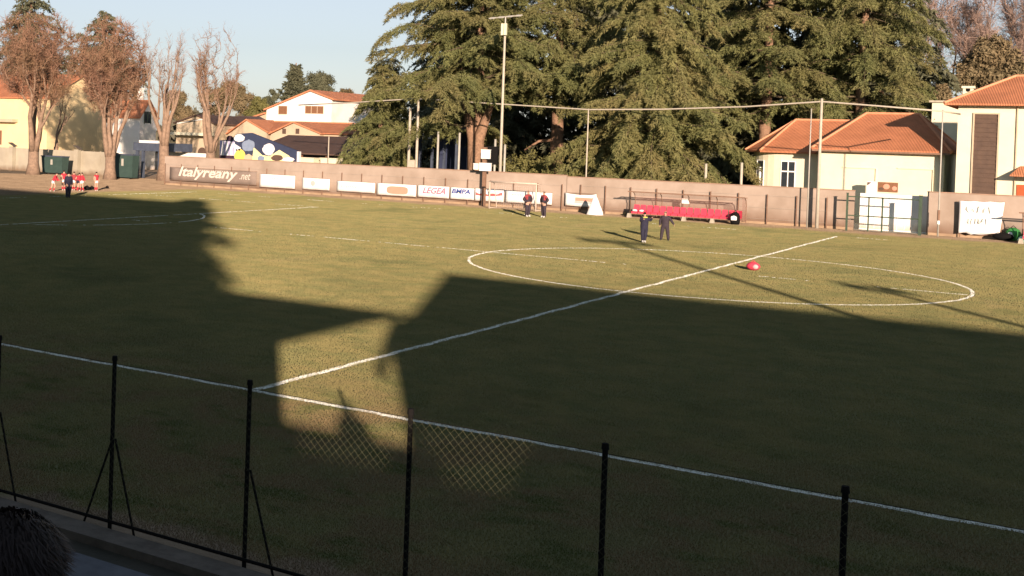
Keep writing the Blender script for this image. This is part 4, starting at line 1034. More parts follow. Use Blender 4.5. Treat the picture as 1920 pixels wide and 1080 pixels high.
def gable_house(t, x0, x1, y0, y1, z, h, ridge='y', wall='white', roof='terra', over=.4, off=.5, thick=.16):
    """ridge='y': gable faces -Y; ridge='x': gable faces +X. off: place of the ridge across the width"""
    b = MB()
    if ridge == 'y':
        xm = x0+(x1-x0)*off
        b.prism([(x0, y0, 0), (x1, y0, 0), (x1, y0, z), (xm, y0, z+h), (x0, y0, z)], (0, y1-y0, 0))
    else:
        ym = y0+(y1-y0)*off
        b.prism([(x1, y0, 0), (x1, y1, 0), (x1, y1, z), (x1, ym, z+h), (x1, y0, z)], (x0-x1, 0, 0))
    b.build('wall', M[wall], t)
    b = MB()
    if ridge == 'y':
        sl, sr = h/(xm-x0), h/(x1-xm)
        L_ = [(x0-over, z-sl*over), (xm, z+h), (x1+over, z-sr*over)]
        b.prism([(x, y0-over, q+.02) for x, q in L_]+[(x, y0-over, q+.02+thick) for x, q in L_[::-1]], (0, y1-y0+2*over, 0))
    else:
        sl, sr = h/(ym-y0), h/(y1-ym)
        L_ = [(y0-over, z-sl*over), (ym, z+h), (y1+over, z-sr*over)]
        b.prism([(x1+over, y, q+.02) for y, q in L_]+[(x1+over, y, q+.02+thick) for y, q in L_[::-1]], (x0-x1-2*over, 0, 0))
    return b.build('roof', M[roof], t)

# low house with the two hipped terracotta roofs (right)
def low_house():
    YF, YB = 73.7, 75.6
    A = at(1537, 280, YF); Bq = at(1776, 284, YF); x0, x1 = A[0], Bq[0]-.0; ze = at(1650, 281, YF)[2]
    t = thing('low_house', 'single-storey cream house with hipped terracotta roofs and a rounded left end', 'house', ((x0+x1)/2, YF, 0))
    b = MB(); b.box((x0, YF, 0), (x1-.15, YF+9.5, ze)); b.build('wall', M['cream'], t)
    rz = at(1680, 214, YF+4.9)[2]
    hip_roof(t, x0, x1-.15, YF, YF+9.5, ze, rz-ze, inset=at(1625, 214, YF+4.9)[0]-(x0-.45))
    # rounded left wing
    xl = at(1400, 300, YB)[0]; r = 2.4; zl = at(1450, 283, YB)[2]
    prof = [(xl+r-r*math.cos(a), YB+r-r*math.sin(a)) for a in np.linspace(0, math.pi/2, 9)]+[(x0-.01, YB), (x0-.01, YB+7.2), (xl, YB+7.2)]
    b = MB(); b.prism([(x, y, 0) for x, y in prof], (0, 0, zl)); b.build('wing_wall', M['cream'], t)
    X0 = xl-.55; Y0 = YB-.5; Y1 = YB+7.6; zr = at(1540, 226, YB+3.5)[2]; ym = (Y0+Y1)/2; xr = at(1492, 226, YB+3.5)[0]; X1 = x0+3.2
    K = [(X0, Y0+2.2, zl), (X0+1.6, Y0, zl), (x0-.47, Y0, zl), (x0-.47, Y1, zl), (X0, Y1, zl), (xr, ym, zr), (X1, ym, zr)]
    lo = [(x, y, z-.12) for x, y, z in K[:5]]
    b = MB(); b.add(K+lo, [(0, 1, 5), (1, 2, 6, 5), (3, 4, 5, 6), (4, 0, 5), (2, 3, 6), (7, 11, 10, 9, 8), (0, 7, 8, 1), (1, 8, 9, 2), (4, 11, 7, 0)])
    rf = b.build('wing_roof', M['terra'], t)
    b = MB()
    for i, j in ((0, 5), (1, 5), (5, 6)): b.path([np.array(K[i])+(0, 0, .03), np.array(K[j])+(0, 0, .03)], [.09, .09], 6)
    b.build('ridge_tiles', M['ridge'], rf)
    # windows of the wing, recessed panels of the main front, downpipe
    for pa, pb, k in (((1466, 303), (1489, 347), 1),):
        a = at(*pa, YB); c = at(*pb, YB); o = window(t, a[0], c[0], 2.2, a[2], YB, mull=1)
        f = MB(); f.box((a[0], YB-.045, a[2]-.75), (c[0], YB-.015, a[2]-.66)); f.build('transom', M['boardwhite'], o)
    th = math.radians(52); cx, cy = xl+r, YB+r; px, py = cx-r*math.cos(th), cy-r*math.sin(th); tx, ty = math.sin(th), -math.cos(th); nx, ny = -math.cos(th), -math.sin(th)
    zt = at(1432, 301, YB)[2]; b = MB(); w = .36
    b.add([(px-tx*w+nx*.05, py-ty*w+ny*.05, 2.2), (px+tx*w+nx*.05, py+ty*w+ny*.05, 2.2), (px+tx*w+nx*.05, py+ty*w+ny*.05, zt), (px-tx*w+nx*.05, py-ty*w+ny*.05, zt)], [(0, 1, 2, 3)]); wo = b.build('window', M['glass'], t)
    b = MB()
    for s in (-1, 1): b.tube((px+tx*w*s+nx*.06, py+ty*w*s+ny*.06, 2.2), (px+tx*w*s+nx*.06, py+ty*w*s+ny*.06, zt), .05, n=4)
    b.tube((px-tx*w+nx*.06, py-ty*w+ny*.06, zt), (px+tx*w+nx*.06, py+ty*w+ny*.06, zt), .05, n=4); b.tube((px+nx*.07, py+ny*.07, 2.2), (px+nx*.07, py+ny*.07, zt-.5), .12, n=4); b.build('frame', M['boardwhite'], wo)
    for pa, pb in (((1580, 313), (1642, 360)), ((1683, 315), (1749, 362))):
        a = at(*pa, YF); c = at(*pb, YF); b = MB(); q = .05
        b.box((a[0], YF-.09, a[2]-q), (c[0], YF-.003, a[2]+.02)); b.box((c[0]-q, YF-.09, 1.5), (c[0], YF-.003, a[2]-q)); b.build('panel_moulding', M['cream'], t)
    b = MB(); b.box((x0-.4, YF-.62, ze-.22), (x1+.2, YF-.48, ze-.1)); b.build('gutter', M['rust'], t)
    b = MB(); b.tube((x1-.35, YF-.1, 0), (x1-.35, YF-.1, ze-.1), .05, n=8); b.build('downpipe', M['metal'], t)
low_house()

def tower_house():
    YF = 71.6
    x0 = at(1795, 250, YF)[0]; ze = at(1850, 195, YF)[2]
    t = thing('tower_house', 'tall cream house with hipped terracotta roof and a long brown window strip, right edge', 'house', (x0+4, YF, 0))
    b = MB(); b.box((x0, YF, 0), (x0+11, YF+8, ze)); b.build('wall', M['cream'], t)
    zr = at(1905, 143, YF+4)[2]; hip_roof(t, x0, x0+11, YF, YF+8, ze, zr-ze, over=.75, inset=at(1905, 143, YF+4)[0]-(x0-.75))
    a = at(1828, 214, YF); c = at(1866, 360, YF)
    b = MB(); b.box((a[0], YF-.012, 1.2), (c[0], YF-.004, a[2])); w = b.build('window', M['brownpanel'], t)
    b = MB(); n = 22; z = 1.2
    for i in range(n): zz = 1.2+(a[2]-1.2)*i/n; b.box((a[0], YF-.05, zz), (c[0], YF-.013, zz+.10))
    b.build('slats', M['brownpanel'], w)
    b = MB()
    for xx in (a[0]-.09, c[0]): b.box((xx, YF-.1, 1.2), (xx+.09, YF-.002, a[2]+.09))
    b.box((a[0], YF-.1, a[2]), (c[0], YF-.002, a[2]+.09)); b.build('frame', M['beige'], w)
    xd = at(1906, 260, YF)[0]; b = MB(); b.tube((xd, YF-.07, 0), (xd, YF-.07, ze-.2), .05, n=8); b.build('downpipe', M['beige'], t)
    a = at(1893, 328, YF-1.2); c = at(1902, 311, YF)
    xs = a[0]; b = MB(); z1 = c[2]; b.add([(xs, YF-1.3, a[2]), (xs+4, YF-1.3, a[2]), (xs+4, YF-.003, z1), (xs+.5, YF-.003, z1), (xs, YF-1.3, a[2]-.08), (xs+4, YF-1.3, a[2]-.08), (xs+4, YF-.003, z1-.1), (xs+.5, YF-.003, z1-.1)], [(0, 1, 2, 3), (7, 6, 5, 4), (0, 4, 5, 1), (3, 7, 4, 0), (2, 6, 7, 3), (1, 5, 6, 2)]); b.build('porch_roof', M['terra'], t)
    d = at(1906, 360, YF)[0]; b = MB(); b.box((d, YF-.06, 0), (d+1.6, YF-.004, 3.2)); dr = b.build('door', M['orange'], t)
    b = MB(); b.box((d+.15, YF-.12, 1.4), (d+.22, YF-.061, 1.6)); b.build('handle', M['metal'], dr)
    cx, cy = at(1816, 168, YF+3)[0], YF+3; z = at(1816, 166, YF+3)[2]
    b = MB(); b.box((cx-.3, cy-.3, ze+.2), (cx+.3, cy+.3, z)); b.box((cx-.38, cy-.38, z), (cx+.38, cy+.38, z+.15)); b.build('chimney', M['cream'], t)
    b = MB(); b.ell((cx, cy-.31, z-.1), (.14, .05, .14), 10, 6); b.build('vent', M['dark'], t)
tower_house()
a = at(1748, 192, 88); c = at(1790, 212, 88)
t = thing('rear_house', 'small cream building with flat top between the terracotta roofs', 'house', (a[0], 88, 0))
b = MB(); b.box((a[0], 88, 0), (c[0]+1, 94, a[2])); b.build('wall', M['cream'], t); b = MB(); b.box((a[0]-.2, 87.8, a[2]), (c[0]+1.2, 94.2, a[2]+.15)); b.build('roof', M['concrete'], t)

# yellow house, far left: eaves side faces the pitch, gable faces +X
def yellow_house():
    Y0 = 88.; x1 = at(88, 250, Y0)[0]; z = at(88, 183, Y0)[2]
    Y1 = Y0+2*(atx(156, 142, x1)[1]-Y0); zr = atx(156, 142, x1)[2]
    t = thing('yellow_house', 'large yellow house with red tiled gable roof behind the far left trees', 'house', (x1-6, Y0, 0))
    gable_house(t, x1-22, x1, Y0, Y1, z, zr-z, 'x', 'yellow', 'terra', over=.35)
    a = at(28, 222, Y0); b = MB(); b.box((x1-20, Y0-1.0, a[2]-.5), (at(34, 222, Y0)[0], Y0-.003, a[2]-.1)); b.build('balcony', M['beige'], t)
    window(t, x1-14, x1-12.6, z-3.2, z-1.4, Y0, 'shutter', 'beige'); window(t, x1-9.5, x1-8.1, 2.4, 4.2, Y0, 'shutter', 'beige')
yellow_house()
def narrow_white():
    X1 = at(262, 240, 92)[0]; Y0 = 92.; z = at(257, 217, 92)[2]; ym = atx(279, 190, X1)[1]; zr = atx(279, 190, X1)[2]
    t = thing('white_gable_house', 'narrow white gable house with one green-shuttered window left of the bare trees', 'house', (X1-4, Y0, 0))
    gable_house(t, X1-5.5, X1, Y0, 2*ym-Y0, z, zr-z, 'x', 'white', 'terra', over=.3)
    y_a = atx(271, 220, X1)[1]; y_b = atx(282, 220, X1)[1]; za = atx(276, 209, X1)[2]; zb = atx(276, 231, X1)[2]
    b = MB(); b.box((X1+.004, y_a, zb), (X1+.02, y_b, za)); w = b.build('window', M['glass'], t)
    b = MB(); b.box((X1+.004, y_a-.12, zb-.1), (X1+.06, y_a, za+.1)); b.box((X1+.004, y_b, zb-.1), (X1+.06, y_b+.12, za+.1)); b.box((X1+.021, (y_a+y_b)/2-.05, zb), (X1+.06, (y_a+y_b)/2+.05, za)); b.build('frame', M['greenmetal'], w)
    c = at(263, 168, 96); b = MB(); b.box((c[0]-.3, 95.7, z), (c[0]+.3, 96.3, c[2])); b.box((c[0]-.38, 95.6, c[2]), (c[0]+.38, 96.4, c[2]+.2)); b.build('chimney', M['white'], t)
narrow_white()
def white_house():
    Y0 = 112.; x0 = at(500, 205, Y0)[0]; x1 = at(622, 200, Y0)[0]; xm = at(584, 170, Y0)[0]; zr = at(584, 171, Y0)[2]; zl = at(495, 206, Y0)[2]
    t = thing('white_house', 'bright white gabled house with two brown-shuttered windows in the left distance', 'house', (xm, Y0, 0))
    zR = at(622, 186, Y0)[2]; y1 = 126
    b = MB(); b.prism([(x0, Y0, 0), (x1, Y0, 0), (x1, Y0, zR), (xm, Y0, zr), (x0, Y0, zl)], (0, y1-Y0, 0)); b.build('wall', M['white'], t)
    o = .5; s1 = (zr-zl)/(xm-x0); s2 = (zr-zR)/(x1-xm); L_ = [(x0-.3, zl-s1*.3), (xm, zr), (x1+o, zR-s2*o)]
    b = MB(); b.prism([(x, Y0-.35, q+.02) for x, q in L_]+[(x, Y0-.35, q+.2) for x, q in L_[::-1]], (0, y1-Y0+.7, 0)); b.build('roof', M['terray'], t)
    for pa, pb, k in (((523, 199), (538, 214), 0), ((573, 199), (606, 213), 2)):
        a = at(*pa, Y0); c = at(*pb, Y0); window(t, a[0], c[0], c[2], a[2], Y0, 'shutter', 'beige', mull=k)
    # lean-to wing on the left
    xa = at(430, 240, Y0)[0]; zw = at(500, 213, Y0-2)[2]; zw0 = at(440, 236, Y0-2)[2]
    b = MB(); b.prism([(xa, Y0-.5, zw0), (x0-.02, Y0-.5, zw), (x0-.02, Y0-.5, zw+.2), (xa, Y0-.5, zw0+.2)], (0, 8, 0)); b.build('side_roof', M['terray'], t)
    b = MB(); b.prism([(xa+.4, Y0, 0), (x0-.02, Y0, 0), (x0-.02, Y0, zw-.02), (xa+.4, Y0, zw0+.06)], (0, 7, 0)); b.build('side_wall', M['beige'], t)
white_house()
def cottages():
    Y0 = 99.; xa = at(425, 250, Y0)[0]; xb = at(652, 250, Y0)[0]; z = at(560, 248, Y0)[2]; zr = at(560, 229, Y0+4)[2]
    t = thing('low_cottage', 'long low beige building with terracotta roof and two gables before the white house', 'house', ((xa+xb)/2, Y0, 0))
    b = MB(); b.box((xa, Y0, 0), (xb, Y0+9, z)); b.build('wall', M['beige'], t)
    hip_roof(t, xa, xb, Y0, Y0+9, z, zr-z, over=.4, inset=2.5)
    for pl, pp, pr in (((428, 252), (463, 226), (500, 249)), ((508, 252), (551, 231), (600, 252))):
        l, p, r = at(*pl, Y0-.8), at(*pp, Y0-.8), at(*pr, Y0-.8)
        b = MB(); b.prism([(l[0], Y0-.8, 0), (r[0], Y0-.8, 0), (r[0], Y0-.8, r[2]), (p[0], Y0-.8, p[2]), (l[0], Y0-.8, l[2])], (0, 5.5, 0)); g_ = b.build('gable', M['beige'], t)
        b = MB(); b.prism([(l[0]-.25, Y0-1, l[2]+.0), (p[0], Y0-1, p[2]+.05), (r[0]+.25, Y0-1, r[2]+.0), (r[0]+.25, Y0-1, r[2]+.14), (p[0], Y0-1, p[2]+.2), (l[0]-.25, Y0-1, l[2]+.14)], (0, 5.7, 0)); b.build('gable_roof', M['terray'], g_)
    for px in (533, 558):
        a = at(px, 246, Y0-.8); b = MB(); b.box((a[0]-.25, Y0-.86, a[2]-.3), (a[0]+.25, Y0-.803, a[2]+.3)); b.build('window', M['brownpanel'], t)
cottages()
def shed():
    Y0 = 84.; xa = at(470, 260, Y0)[0]; xb = at(668, 262, Y0)[0]; ze = at(600, 288, Y0)[2]; zr = at(600, 255, Y0+7)[2]
    t = thing('open_shed', 'open shed with long dark brown roof and a painted left gable', 'shed', ((xa+xb)/2, Y0, 0))
    b = MB(); b.prism([(xa, Y0-.4, ze), (xa, Y0+7, zr), (xa, Y0+14, ze), (xa, Y0+14, ze-.14), (xa, Y0+7, zr-.14), (xa, Y0-.4, ze-.14)], (xb-xa, 0, 0)); b.build('roof', M['brownroof'], t)
    b = MB(); b.box((xa, Y0+9, 0), (xb, Y0+9.2, ze-.2)); b.build('back_wall', M['brownpanel'], t)
    for i in range(5):
        x = xa+.4+(xb-xa-.8)*i/4; b = MB(); b.box((x-.1, Y0, 0), (x+.1, Y0+.2, ze-.16)); b.build('post', M['shutter'], t)
shed()
for pa, pb, lab in (((567, 296), (594, 310), 'left cream crate under the brown shed roof'), ((607, 297), (636, 312), 'right cream crate under the brown shed roof')):
    a = at(*pa, 83.2); c = at(*pb, 83.2); b = MB(); b.box((a[0], 82.6, 0), (c[0], 83.8, a[2])); b.box((a[0]-.06, 82.54, a[2]), (c[0]+.06, 83.86, a[2]+.07))
    for k in (.33, .66): xx = a[0]+(c[0]-a[0])*k; b.box((xx-.03, 82.57, .1), (xx+.03, 82.598, a[2]))
    tag(b.build('storage_crate', M['cream'], None, (a[0], 83, 0)), lab, 'crate', 'crates under the shed')
x = at(616, 280, 82)[0]; t = thing('shed_post', 'thin pale post standing before the brown shed roof', 'post', (x, 82, 0)); b = MB(); b.tube((x, 82, 0), (x, 82, at(616, 256, 82)[2]), .07, .05, 8); b.build('shaft', M['concretepole'], t)

def mural():
    Y = 81.; q = lambda a, c: at(a, c, Y)
    def out(pts, dy): return [(q(a, c)[0], Y-dy, q(a, c)[2]) for a, c in pts]
    t = thing('mural_wall', 'gable wall with a navy, yellow and white painted mural behind the taupe banner', 'wall', (q(490, 300)[0], Y, 0))
    g0 = out([(557, 283), (470, 249), (444, 251), (432, 262), (412, 263)], 0); zb = 0.
    b = MB(); b.prism([(q(412, 300)[0], Y, 0), (q(557, 300)[0], Y, 0)]+g0, (0, .35, 0)); b.build('panel', M['navywall'], t)
    def blob(cx, cy, rx, ry, m, nm, dy, n=22, a0=0, a1=6.283, wob=.1, seed=1):
        g = random.Random(seed); pts = [(cx+rx*(1+g.uniform(-wob, wob))*math.cos(a), cy+ry*(1+g.uniform(-wob, wob))*math.sin(a)) for a in np.linspace(a0, a1, n)[:-1]]
        b = MB(); b.prism(out(pts, dy), (0, -.012, 0)); b.build(nm, M[m], t)
    b = MB(); b.prism(out([(418, 264), (440, 266), (444, 292), (414, 291)], .012), (0, -.012, 0)); b.build('painted_stripe', M['muralwhite'], t)
    for k in range(3):
        b = MB(); xx = 420+8*k; b.prism(out([(xx, 265), (xx+3.5, 265.5), (xx+4, 291), (xx, 291)], .026), (0, -.008, 0)); b.build('painted_stripe', M['lilac'], t)
    b = MB(); b.prism(out([(412, 291), (438, 292), (437, 300), (424, 299), (421, 316), (410, 316)], .026), (0, -.012, 0)); b.build('painted_shape', M['darkpaint'], t)
    blob(431, 259, 6, 5, 'darkpaint', 'painted_shape', .04)
    blob(449, 259, 10, 7, 'muralwhite', 'painted_shape', .012, seed=3)
    blob(466, 273, 12, 11, 'muralblue', 'painted_shape', .012, seed=4)
    blob(450, 293, 10, 13, 'muralyellow', 'painted_shape', .026, seed=5)
    b = MB(); b.prism(out([(438, 268), (452, 277), (450, 283), (438, 276)], .026), (0, -.012, 0)); b.build('painted_shape', M['muralwhite'], t)
    b = MB(); b.prism(out([(476, 276), (492, 291), (506, 293), (524, 281), (542, 292), (550, 303), (470, 303), (474, 292)], .012), (0, -.012, 0)); b.build('painted_shape', M['muralpale'], t)
    blob(504, 280, 11, 11, 'muralwhite', 'painted_shape', .03, seed=6)
    blob(520, 296, 11, 6, 'brownpanel', 'painted_shape', .03, seed=7); blob(490, 297, 7, 5, 'muralblue', 'painted_shape', .045, seed=8)
    blob(541, 299, 12, 4, 'muralwhite', 'painted_shape', .03, seed=9); blob(466, 296, 8, 7, 'beige', 'painted_shape', .03, seed=10)
    b = MB(); b.box((q(557, 300)[0], Y-.05, 0), (q(561, 300)[0], Y+.3, q(557, 284)[2])); b.build('edge_post', M['muralwhite'], t)
mural()
def beige_house():
    Y0 = 96.; xa = at(330, 260, Y0)[0]; xb = at(402, 260, Y0)[0]; z = at(370, 232, Y0)[2]; zr = at(366, 217, Y0)[2]
    t = thing('beige_house', 'pale house with arched porch behind the pruned bare trees', 'house', ((xa+xb)/2, Y0, 0))
    gable_house(t, xa, xb, Y0, Y0+10, z, zr-z, 'y', 'beige', 'brownroof', over=.3, off=.55)
    a = at(328, 222, Y0-.5); c = at(384, 236, Y0-.5); b = MB(); b.prism([(a[0], Y0-.02, c[2]+.1), (c[0]-.6, Y0-.02, c[2]+.9), (c[0]-.6, Y0-.02, a[2]-.1), (a[0], Y0-.02, a[2]-.5)], (0, -.08, 0)); b.build('white_fascia', M['white'], t)
    b = MB(); zf = at(365, 254, Y0)[2]; b.box((xa, Y0-1.4, zf), (xb, Y0-.02, zf+.35)); b.build('balcony', M['cream'], t)
    for k in range(2):
        c = xa+(xb-xa)*(.3+.4*k); b = MB(); b.prism([(c-.7, Y0-.02, .5), (c+.7, Y0-.02, .5)]+[(c+.7*math.cos(q), Y0-.02, 2.3+.7*math.sin(q)) for q in np.linspace(0, math.pi, 9)], (0, -.02, 0)); b.build('arch_opening', M['brownpanel'], t)
    t = thing('purple_roof_house', 'low house with a dull purple-brown roof right of the arched pale house', 'house', (at(430, 250, 104)[0], 104, 0))
    xa, xb = at(392, 250, 104)[0], at(470, 250, 104)[0]; z = at(430, 246, 104)[2]; b = MB(); b.box((xa, 104, 0), (xb, 112, z)); b.build('wall', M['beige'], t)
    hip_roof(t, xa, xb, 104, 112, z, at(430, 217, 108)[2]-z, 'darkroof', ridge=False, inset=2)
beige_house()
def canopy():
    Y0 = 74.; xa = at(250, 275, Y0)[0]; xb = at(302, 275, Y0)[0]; z1 = at(275, 268, Y0)[2]; z0 = at(275, 283, Y0)[2]
    t = thing('carport', 'blue-grey flat canopy on dark posts between the red-leaved tree and the pruned tree', 'carport', ((xa+xb)/2, Y0, 0))
    b = MB(); b.box((xa, Y0, z0), (xb, Y0+5, z1)); b.build('roof', M['canopyblue'], t)
    for px in (257, 268, 299):
        x = at(px, 300, Y0+.2)[0]; b = MB(); b.box((x-.14, Y0+.1, 0), (x+.14, Y0+.38, z0)); b.build('post', M['canopyblue'], t)
    b = MB(); b.box((xa, Y0+4.7, 0), (xb+2, Y0+4.9, z0-.1)); b.build('back_wall', M['white'], t)
    b = MB(); b.box((xa+.4, Y0+.4, z1), (xb-.8, Y0+2, z1+.25)); b.build('roof_load', M['boardwhite'], t)
canopy()
def blue_pavilion():
    Y0 = 79; xa = at(788, 260, Y0)[0]; xb = at(856, 260, Y0)[0]; z1 = at(820, 238, Y0)[2]; z0 = at(820, 250, Y0)[2]
    t = thing('pavilion', 'dark blue open pavilion in the shade under the left cedar', 'pavilion', ((xa+xb)/2, Y0, 0))
    b = MB(); b.prism([(xa-.4, Y0-.4, z0), (xb+.4, Y0-.4, z0), (xb+.2, Y0-.4, z1-.3), ((xa+xb)/2, Y0-.4, z1+.2), (xa-.2, Y0-.4, z1-.2)], (0, 5, 0)); b.build('roof', M['canopyblue'], t)
    for k in range(4):
        x = xa+(xb-xa)*k/3; b = MB(); b.box((x-.1, Y0, 0), (x+.1, Y0+.2, z0)); b.build('post', M['canopyblue'], t)
    b = MB(); b.box((xa, Y0+3.8, 0), (xb, Y0+4, z0)); b.build('back_wall', M['navywall'], t)
    for px in (793, 806): 
        a = at(px, 241+14, Y0+3.7); b = MB(); b.box((a[0]-.2, Y0+3.72, a[2]-.25), (a[0]+.2, Y0+3.78, a[2]+.25)); b.build('pale_pane', M['muralwhite'], t)  # small pale panels on the back wall
blue_pavilion()

# grey panel fence, earth bank, skips (left end)
def grey_fence():
    Y = 73.; xa = at(-60, 300, Y)[0]; xb = at(222, 300, Y)[0]; z = 2.45
    t = thing('panel_fence', 'pale grey concrete panel fence behind the far left trees', 'fence', ((xa+xb)/2, Y, 0))
    n = 9
    for i in range(n):
        x0 = xa+(xb-xa)*i/n; x1 = xa+(xb-xa)*(i+1)/n; b = MB(); b.box((x0+.06, Y, 0), (x1-.06, Y+.08, z)); b.build('panel', M['greyfence'], t)
        b = MB(); b.box((x0-.06, Y-.03, 0), (x0+.06, Y+.11, z+.05)); b.build('post', M['greyfence'], t)
    for px in (22, 144):
        x = at(px, 300, Y-.3)[0]; b = MB(); b.box((x-.28, Y-.5, 0), (x+.28, Y-.04, z+.15)); p_ = b.build('pillar', M['greyfence'], t)
        b = MB(); b.prism([(x-.35, Y-.55, z+.5), (x+.45, Y-.55, z+.15), (x+.45, Y-.55, z+.22), (x-.35, Y-.55, z+.58)], (0, .6, 0)); b.build('cap', M['kerb'], p_)
grey_fence()
def skip(px0, px1, pyt, pyb, Y, lab, tilt=0.):
    a = at(px0, pyt, Y); c = at(px1, pyb, Y); x0, x1, z = a[0], c[0], a[2]
    t = thing('skip_container', lab, 'container', ((x0+x1)/2, Y, 0), 'green containers on the earth strip')
    b = MB(); s = .12; b.add([(x0+s, Y, .15), (x1-s, Y, .15), (x1-s, Y+.8, .15), (x0+s, Y+.8, .15), (x0, Y-.1, z), (x1, Y-.1, z), (x1, Y+.9, z), (x0, Y+.9, z)], [(0, 3, 2, 1), (4, 5, 6, 7), (0, 1, 5, 4), (1, 2, 6, 5), (2, 3, 7, 6), (3, 0, 4, 7)]); b.build('body', M['skip'], t)
    b = MB(); b.box((x0-.05, Y-.16, z), (x1+.05, Y+.95, z+.1)); b.build('lid', M['canopyblue'], t)
    for xx in (x0+.45, x1-.45):
        b = MB(); b.tube((xx, Y+.1, .12), (xx, Y+.25, .12), .12, n=10); b.build('wheel', M['dark'], t)
    b = MB(); b.box(((x0+x1)/2-.18, Y-.09, z*.55), ((x0+x1)/2+.1, Y-.03, z*.85)); b.build('sticker', M['metal'], t)
skip(79, 117, 293, 330, 70, 'green container right of the leftmost forked tree')
skip(213, 249, 290, 333, 70, 'green container with a grey sticker right of the dense russet tree')
# ------------------------------------------------------------------ trees
def b_at(px, py, Y): q = at(px, py, Y); return (q[0], Y, 0)
ced = lambda s: (0 if s < .1 else 1)*(.78+.3*math.sin(min(1, s*1.3)*math.pi))*(1-max(0, s-.55)*1.25)
GT = 'big cedars behind the far wall'
def Hh(px, py, Y): return at(px, py, Y)[2]
# left cedar: wide tiers, open forked trunk
def gap_left(a, z, g): return False
conifer('cedar_tree', 'wide-spreading cedar with a stout forked trunk left of the floodlight mast', 'tree', b_at(892, 320, 76), 22, 11.0, lambda s: (.9 if s < .3 else 1.)*(1-max(0, s-.45)*1.0), 11, 6.6, 'cedar', trunk_r=.62, step=1.02, per=6, e0=.10, dr=.22, dens=60, group=GT, twig_sp=.34, gap=lambda a, z, g: math.cos(a) > .2 and z < 8.0,
        limbs=((((.1, -.3, 0), (.15, -.35, 2.5), (.35, -.4, 5), (1.3, -.5, 7.6), (2.2, -.4, 11)), (.8, .68, .5, .3, .15)), (((-.1, -.3, 2.4), (-.2, -.35, 5), (-.9, -.5, 8), (-1.5, -.4, 12)), (.55, .48, .34, .15))))
# its low skirt of branches on the left
conifer('cedar_tree', 'low drooping cedar left of the twin concrete poles', 'tree', b_at(712, 320, 75), 11.5, 4.6, lambda s: (1.05-.75*s), 12, 2.2, 'cedar', trunk_r=.32, step=.7, per=6, e0=.05, dr=.42, dens=60, group=GT, twig_sp=.32)
conifer('cedar_tree', 'cedar with bare lower trunk right of the floodlight mast', 'tree', b_at(1040, 320, 80), 24, 9.5, lambda s: 1-max(0, s-.4)*.9, 13, 11.3, 'cedar', trunk_r=.62, limbs=((((0, 0, 5.2), (-1.3, -.6, 5.0), (-2.4, -1, 4.2)), (.16, .12, .06)),), step=1.02, per=6, e0=.06, dr=.26, dens=60, group=GT, twig_sp=.34)
conifer('cedar_tree', 'dense drooping deodar in the middle, its branches hanging to the wall', 'tree', b_at(1225, 330, 73.5), 21, 8.6, lambda s: (1.08-.8*s), 14, 2.2, 'cedar2', trunk_r=.5, step=.84, per=7, e0=.12, dr=.50, dens=62, group=GT, twig_sp=.32, ll=.30)
conifer('cedar_tree', 'cedar behind the left part of the low terracotta roof', 'tree', b_at(1432, 320, 89), 26, 8.8, lambda s: 1.0-max(0, s-.35)*.9, 15, 8.6, 'cedar', trunk_r=.6, step=1.02, per=6, e0=.12, dr=.3, dens=58, group=GT, twig_sp=.34)
conifer('cedar_tree', 'rightmost big cedar, behind the main terracotta roof', 'tree', b_at(1610, 320, 91), 27, 7.9, lambda s: 1.05-.62*s, 16, 8.2, 'cedar', trunk_r=.55, step=.8, per=6, e0=.10, dr=.35, dens=60, group=GT, twig_sp=.34)
# darker evergreens of the park further back
pf = lambda s: 1.05-.75*s
ev = conifer('evergreen_tree', 'dark evergreen deep in the park behind the left cedar', 'tree', b_at(830, 320, 96), 19, 6.5, pf, 17, 1.0, 'conifer', trunk_r=.4, step=.8, per=6, e0=.1, dr=.35, dens=20, ll=.5, lw=.2, group='evergreens deep in the park')
for px, Y, s_, lab in ((965, 94, .8, 'dark evergreen in the gap just right of the floodlight mast'), (1085, 97, 1.05, 'dark evergreen behind the bare-trunked cedar'), (1330, 98, 1.25, 'dark evergreen between the deodar and the cedar right of it'), (1530, 102, 1.2, 'dark evergreen between the two cedars behind the low house'), (1180, 99, 1.45, 'tall dark evergreen behind the deodar'), (1420, 103, 1.5, 'tall dark evergreen behind the cedar left of the low roof'), (905, 99, 1.25, 'tall dark evergreen behind the forked cedar'), (1640, 106, 1.4, 'tall dark evergreen behind the rightmost cedar'), (720, 97, .72, 'small dark evergreen behind the low drooping cedar')):
    c = copy_tree(ev); c.location = b_at(px, 320, Y); c.rotation_euler.z = px*.7; c.scale = (s_, s_, s_); c['label'] = lab
# shrubs under the cedars
for i, (px, Y, n_, r_, h_, m, lab) in enumerate(((960, 71, 2600, 1.5, 1.5, 'bush', 'green shrub behind the wall just right of the floodlight mast'), (1040, 72, 3600, 1.9, 1.8, 'bush', 'broad green shrub under the bare-trunked cedar'), (1120, 71, 2600, 1.6, 1.3, 'bush', 'green shrub right of the slim pole under the cedars'),
        (850, 70, 1400, 1.1, .9, 'bush', 'small bright shrub behind the wall left of the forked cedar trunk'), (985, 78, 3000, 1.8, 2.3, 'bush', 'taller shrub in the dark gap between the cedars'))):
    leafy('shrub', lab, 'shrub', b_at(px, 320, Y), [(-.8, 0, h_*.9, r_, h_*.7), (.9, .2, h_*1.2, r_*.9, h_*.6), (0, -.3, h_*.6, r_*1.1, h_*.6)], n_, m, 40+i, .3, .16, trunk=.6, group='shrubs under the cedars')
